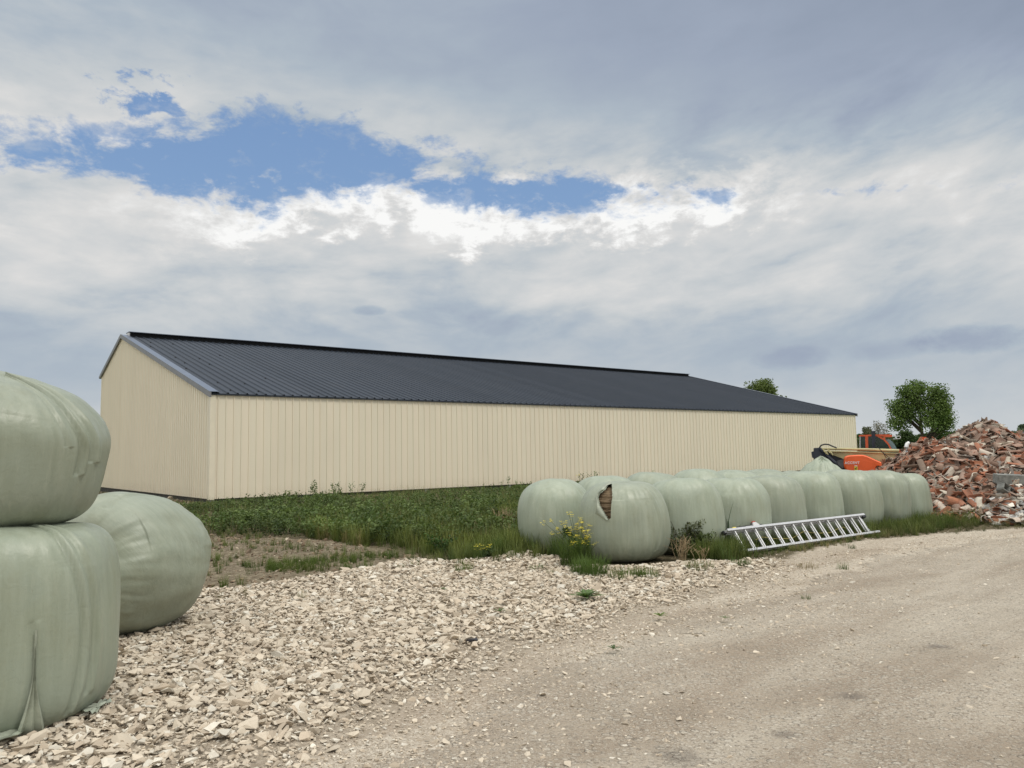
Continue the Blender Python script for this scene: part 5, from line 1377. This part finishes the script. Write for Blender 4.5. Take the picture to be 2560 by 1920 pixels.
# rosette weed and small weeds on the gravel
def rosette(px, py, rad, nl, label, seed, c=(.055, .085, .035)):
    rs = np.random.default_rng(seed); p = gp(px, py); Vs, Fs = [], []; b = 0
    for k in range(nl):
        a = k * 2.39996 + rs.normal(0, .15); L = rad * rs.uniform(.7, 1.05) * (1 - .35 * (k / nl)); lift = .15 + 1.1 * (k / nl) * rs.uniform(.6, 1.1); seg = 6; wd = L * .27
        for i in range(seg + 1):
            t = i / seg; w_ = wd * (math.sin(math.pi * min(1, t * .92 + .06)) ** .8) * (1 + .25 * (-1) ** i * (t > .2)) * .5
            r_ = L * t * math.cos(lift * (1 - .35 * t)); z_ = .015 + L * t * math.sin(lift) * (1 - .45 * t)
            cx_, sy_ = math.cos(a), math.sin(a)
            for s in (-1, 0, 1): Vs.append((cx_ * r_ - sy_ * w_ * s, sy_ * r_ + cx_ * w_ * s, z_ + (0 if s == 0 else .22 * w_)))
        for i in range(seg):
            q = b + i * 3
            for s in (0, 1): Fs += [(q + s, q + s + 1, q + s + 4), (q + s, q + s + 4, q + s + 3)]
        b += (seg + 1) * 3
    V = np.array(Vs); cols = np.tile([c], (len(V), 1)).astype(float); cols[1::3] *= 1.7
    o = link('rosette_weed', npmesh('rosette_weed', V, np.array(Fs), cols), M['leaf']); o.location = (p.x, p.y, gz1(p.x, p.y) + .03); return tag(o, label, 'rosette weed')
rosette(1464, 1503, .235, 22, 'large dark green rosette weed alone on the gravel, ringed by flat leaves', 1)
rosette(1650, 1552, .11, 9, 'small green rosette weed on the gravel below the large one, to its right', 2, (.07, .10, .03))
rosette(1535, 1633, .10, 8, 'tiny dark rosette weed low on the gravel edge by the track', 3, (.04, .06, .03))
rosette(1250, 1537, .09, 9, 'tiny dark weed on the gravel left of the large rosette', 4, (.05, .07, .03))
rosette(1108, 1483, .07, 8, 'tiny green weed on the gravel near its upper edge', 5, (.05, .08, .03))
rosette(1812, 1556, .08, 7, 'tiny flat weed at the edge of the gravel and the track', 6, (.08, .10, .06))
# yellow flowering mustard
def mustard(px, py, h, n_, spread, label, seed, lean=0.):
    rs = random.Random(seed); p = gp(px, py); root = empty('mustard_plant', (p.x, p.y, gz1(p.x, p.y))); tag(root, label, 'flowering plant')
    st = MB(); fl_ = MB()
    for k in range(n_):
        a = rs.uniform(0, 6.28); l = spread * rs.uniform(.2, 1); t_ = Vector((math.cos(a) * l + lean, math.sin(a) * l * .5, h * rs.uniform(.55, 1)))
        st.tube([(0, 0, 0), t_ * .5 + Vector((0, 0, h * .08)), t_], [.005, .004, .0025], 4)
        for q in range(rs.randint(4, 8)):
            c_ = t_ + Vector((rs.gauss(0, .022), rs.gauss(0, .022), rs.gauss(0, .02)))
            for s in range(4):
                b_ = s * 1.571 + rs.random(); d1 = Vector((math.cos(b_), math.sin(b_), .3)) * .018; d2 = Vector((-math.sin(b_), math.cos(b_), 0)) * .009
                fl_.add([c_, c_ + d1 + d2, c_ + d1 * 1.2, c_ + d1 - d2], [(0, 1, 2, 3)])
    st.build('stems', M['stem'], root); fl_.build('flowers', M['petal'], root)
    V, Fc = herb(h * .6, .20, 320, .07, seed); cols = np.tile([(.04, .065, .025)], (len(V), 1)); link('leaves', npmesh('leaves', V, Fc, cols), M['leaf'], root)
M['stem'] = mat('green_stem', rough=.7, fn=simple((.09, .12, .04), .2, 20))
M['petal'] = mat('yellow_petal', rough=.6, fn=simple((.72, .62, .05), .15, 20))
mustard(1448, 1412, .72, 26, .40, 'yellow flowering weed between the left end bale and the torn bale', 1, -.10)
mustard(1456, 1425, .52, 14, .18, 'shorter yellow flowering weed touching the left side of the torn bale', 2, .03)
mustard(1206, 1408, .22, 5, .20, 'small yellow flowered weed at the gravel edge left of the bales', 3)
p = at(1470, 1205, 14.6)
def mustard_at(x_, y_, h, n_, spread, label, seed):
    global gp
    g0 = gp; gp = lambda a, b, z=0: Vector((x_, y_, 0)); mustard(0, 0, h, n_, spread, label, seed); gp = g0
mustard_at(p.x, 14.6, 1.22, 7, .3, 'yellow flowering weed showing above the end bales against the barn', 7)
# black scrap lying on the gravel
p = gp(1182, 1608); V, Fc = hull(20, (1, .6, .35), 777); V = V * .13 + rng.normal(0, .006, V.shape)
me = bpy.data.meshes.new('scrap'); me.from_pydata(V.tolist(), [], Fc.tolist()); o = link('plastic_scrap', me, M['tarp']); o.location = (p.x, p.y, gz1(p.x, p.y) + .035); tag(o, 'crumpled black plastic scrap lying on the pale gravel', 'scrap')

# ------------------------------------------------------------------ trees
def tree(px, top, Y_, cw, label, seed, c1, c2, rmin=.08, trunk=.18, base=None, leaf=.20, nclump=110, per=130, shape=1., tall=1.25, lobes=None, cat='tree', name='tree', group='trees on the skyline'):
    rs = np.random.default_rng(seed); p = at(px, top, Y_); g = gz1(p.x, p.y); H = p.z - g; w_ = cw * Y_ / F
    root = empty(name, (p.x, p.y, g)); tag(root, label, cat, group)
    mb = MB(); mb.tube([(0, 0, -.1), (.05, 0, H * .3), (-.05, .05, H * .6), (.02, 0, H * .9)], [trunk, trunk * .8, trunk * .5, trunk * .12], 8)
    cl = []
    b0 = .16 * H if base is None else base * H
    for k in range(nclump):
        t = rs.uniform(0, 1) ** .85; z_ = b0 + (H - (w_ * .075 + .12) * tall * .75 - b0) * t
        prof_ = math.sin(math.pi * min(1, (.12 + .82 * t) ** (.85 * shape))) ** .65
        r_ = w_ / 2 * prof_ * math.sqrt(rs.uniform(rmin, 1)) ; a = rs.uniform(0, 6.283)
        r_ *= 1 + .22 * math.sin(3 * a + seed) + .12 * math.sin(5 * a + z_)
        cl.append((r_ * math.cos(a), r_ * math.sin(a), z_))
    if lobes:
        cl = []
        for k in range(nclump):
            lx, lz, lr = lobes[k % len(lobes)]; sc_ = Y_ / F; a = rs.uniform(0, 6.283); r_ = lr * sc_ * rs.uniform(.1, 1) ** .6; e_ = float(np.clip(rs.normal(0, .45), -.9, .75))
            cl.append((lx * sc_ + r_ * math.cos(a), math.sin(k * 2.1) * abs(w_ * .16) + r_ * math.sin(a), H - lz * sc_ + r_ * e_))
    for k, c in enumerate(cl):
        if k % 3 == 0:
            z0 = max(.2 * H, c[2] - math.hypot(c[0], c[1]) * .9 - .3); mb.tube([(0, 0, z0), (c[0] * .5, c[1] * .5, (z0 + c[2]) / 2 + .1), c], [trunk * .32, trunk * .2, trunk * .06], 5)
    mb.build('trunk', M['bark'], root, True)
    C_ = np.array(cl); n = nclump * per; ci = rs.integers(0, nclump, n); cr_ = w_ * .075 + .12
    P_ = C_[ci] + np.clip(rs.normal(0, 1, (n, 3)), -1.5, 1.5) * np.array([cr_, cr_, cr_ * tall]) * .62
    keep = P_[:, 2] > b0 * .6; P_ = P_[keep]; ci = ci[keep]; n = len(P_)
    nr_ = rs.normal(0, 1, (n, 3)) + np.array([0, 0, .5]); nr_ /= np.linalg.norm(nr_, axis=1)[:, None]
    u_ = np.cross(nr_, rs.normal(0, 1, (n, 3))); u_ /= np.linalg.norm(u_, axis=1)[:, None]; v_ = np.cross(nr_, u_)
    L = (leaf * rs.uniform(.5, 1.2, n))[:, None]
    V = np.stack([P_ - u_ * L / 2, P_ + v_ * L * .33, P_ + u_ * L / 2, P_ - v_ * L * .33], 1).reshape(-1, 3)
    Fc = np.arange(n * 4).reshape(n, 4)
    ct_ = rs.uniform(0, 1, (nclump, 1)); cc2 = (np.array(c1) * (1 - ct_) + np.array(c2) * ct_)[ci] * rs.uniform(.75, 1.25, (n, 1))
    link('crown', npmesh('crown', V, Fc, np.repeat(cc2, 4, 0)), M['leaf'], root)
    return root
tree(2296, 950, 78, 172, 'large round green tree standing beyond the tile heap', 3, (.058, .095, .032), (.10, .145, .045), leaf=.22, nclump=150, per=125, lobes=[(-22, 30, 15), (5, 24, 17), (30, 38, 15), (-50, 68, 15), (0, 56, 26), (34, 64, 20), (64, 98, 14), (-50, 104, 20), (4, 100, 30), (54, 116, 20), (-22, 80, 22), (24, 82, 20)], trunk=.22, base=.10, tall=1.15, rmin=.25, shape=.78)
tree(1904, 950, 112, 140, 'treetop showing above the far slope of the barn roof', 5, (.060, .085, .030), (.100, .130, .045), leaf=.34, nclump=130, per=120, base=.15, trunk=.3)
tree(2196, 1052, 88, 62, 'small sparse grey tree between the barn and the large tree', 8, (.10, .10, .085), (.14, .13, .11), leaf=.14, nclump=90, per=32, base=.1, trunk=.10)
tree(2168, 1068, 95, 40, 'dull green bushy tree right beside the barn corner', 9, (.07, .085, .05), (.09, .10, .065), leaf=.24, nclump=60, per=70, base=.05)
# hedge and far trees: each its own
far = [(2150, 1086, 105, 40), (2178, 1088, 120, 60), (2222, 1086, 120, 70), (2262, 1080, 84, 70), (2345, 1076, 86, 76), (2385, 1079, 130, 70), (2310, 1084, 90, 60), (2480, 1083, 190, 90), (2530, 1079, 210, 60), (2556, 1062, 170, 40), (2590, 1058, 175, 60), (2430, 1086, 180, 90)]
words = ['nearest the barn corner', 'behind the tractor cab roof, left', 'behind the tractor cab roof, right', 'at the left foot of the large tree', 'at the right foot of the large tree', 'right of the large tree above the heap',
         'directly below the large tree', 'low on the skyline right of the heap peak', 'beyond the dark covered heap, left part', 'tallest at the right edge of the photo', 'cut by the right edge of the photo', 'low behind the heap summit']
for k, (px, tp, Y_, cw) in enumerate(far):
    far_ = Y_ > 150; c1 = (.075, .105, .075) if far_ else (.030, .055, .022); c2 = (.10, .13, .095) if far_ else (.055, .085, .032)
    tree(px, tp, Y_, cw, ('pale distant tree ' if far_ else 'dark low hedge tree ') + words[k], 20 + k, c1, c2, leaf=.30 if not far_ else .55, nclump=70, per=80, base=.02, trunk=.12, shape=.8, group='hedge and distant trees')
# trees left of the frame and behind the bales at the horizon stay out of sight behind the barn
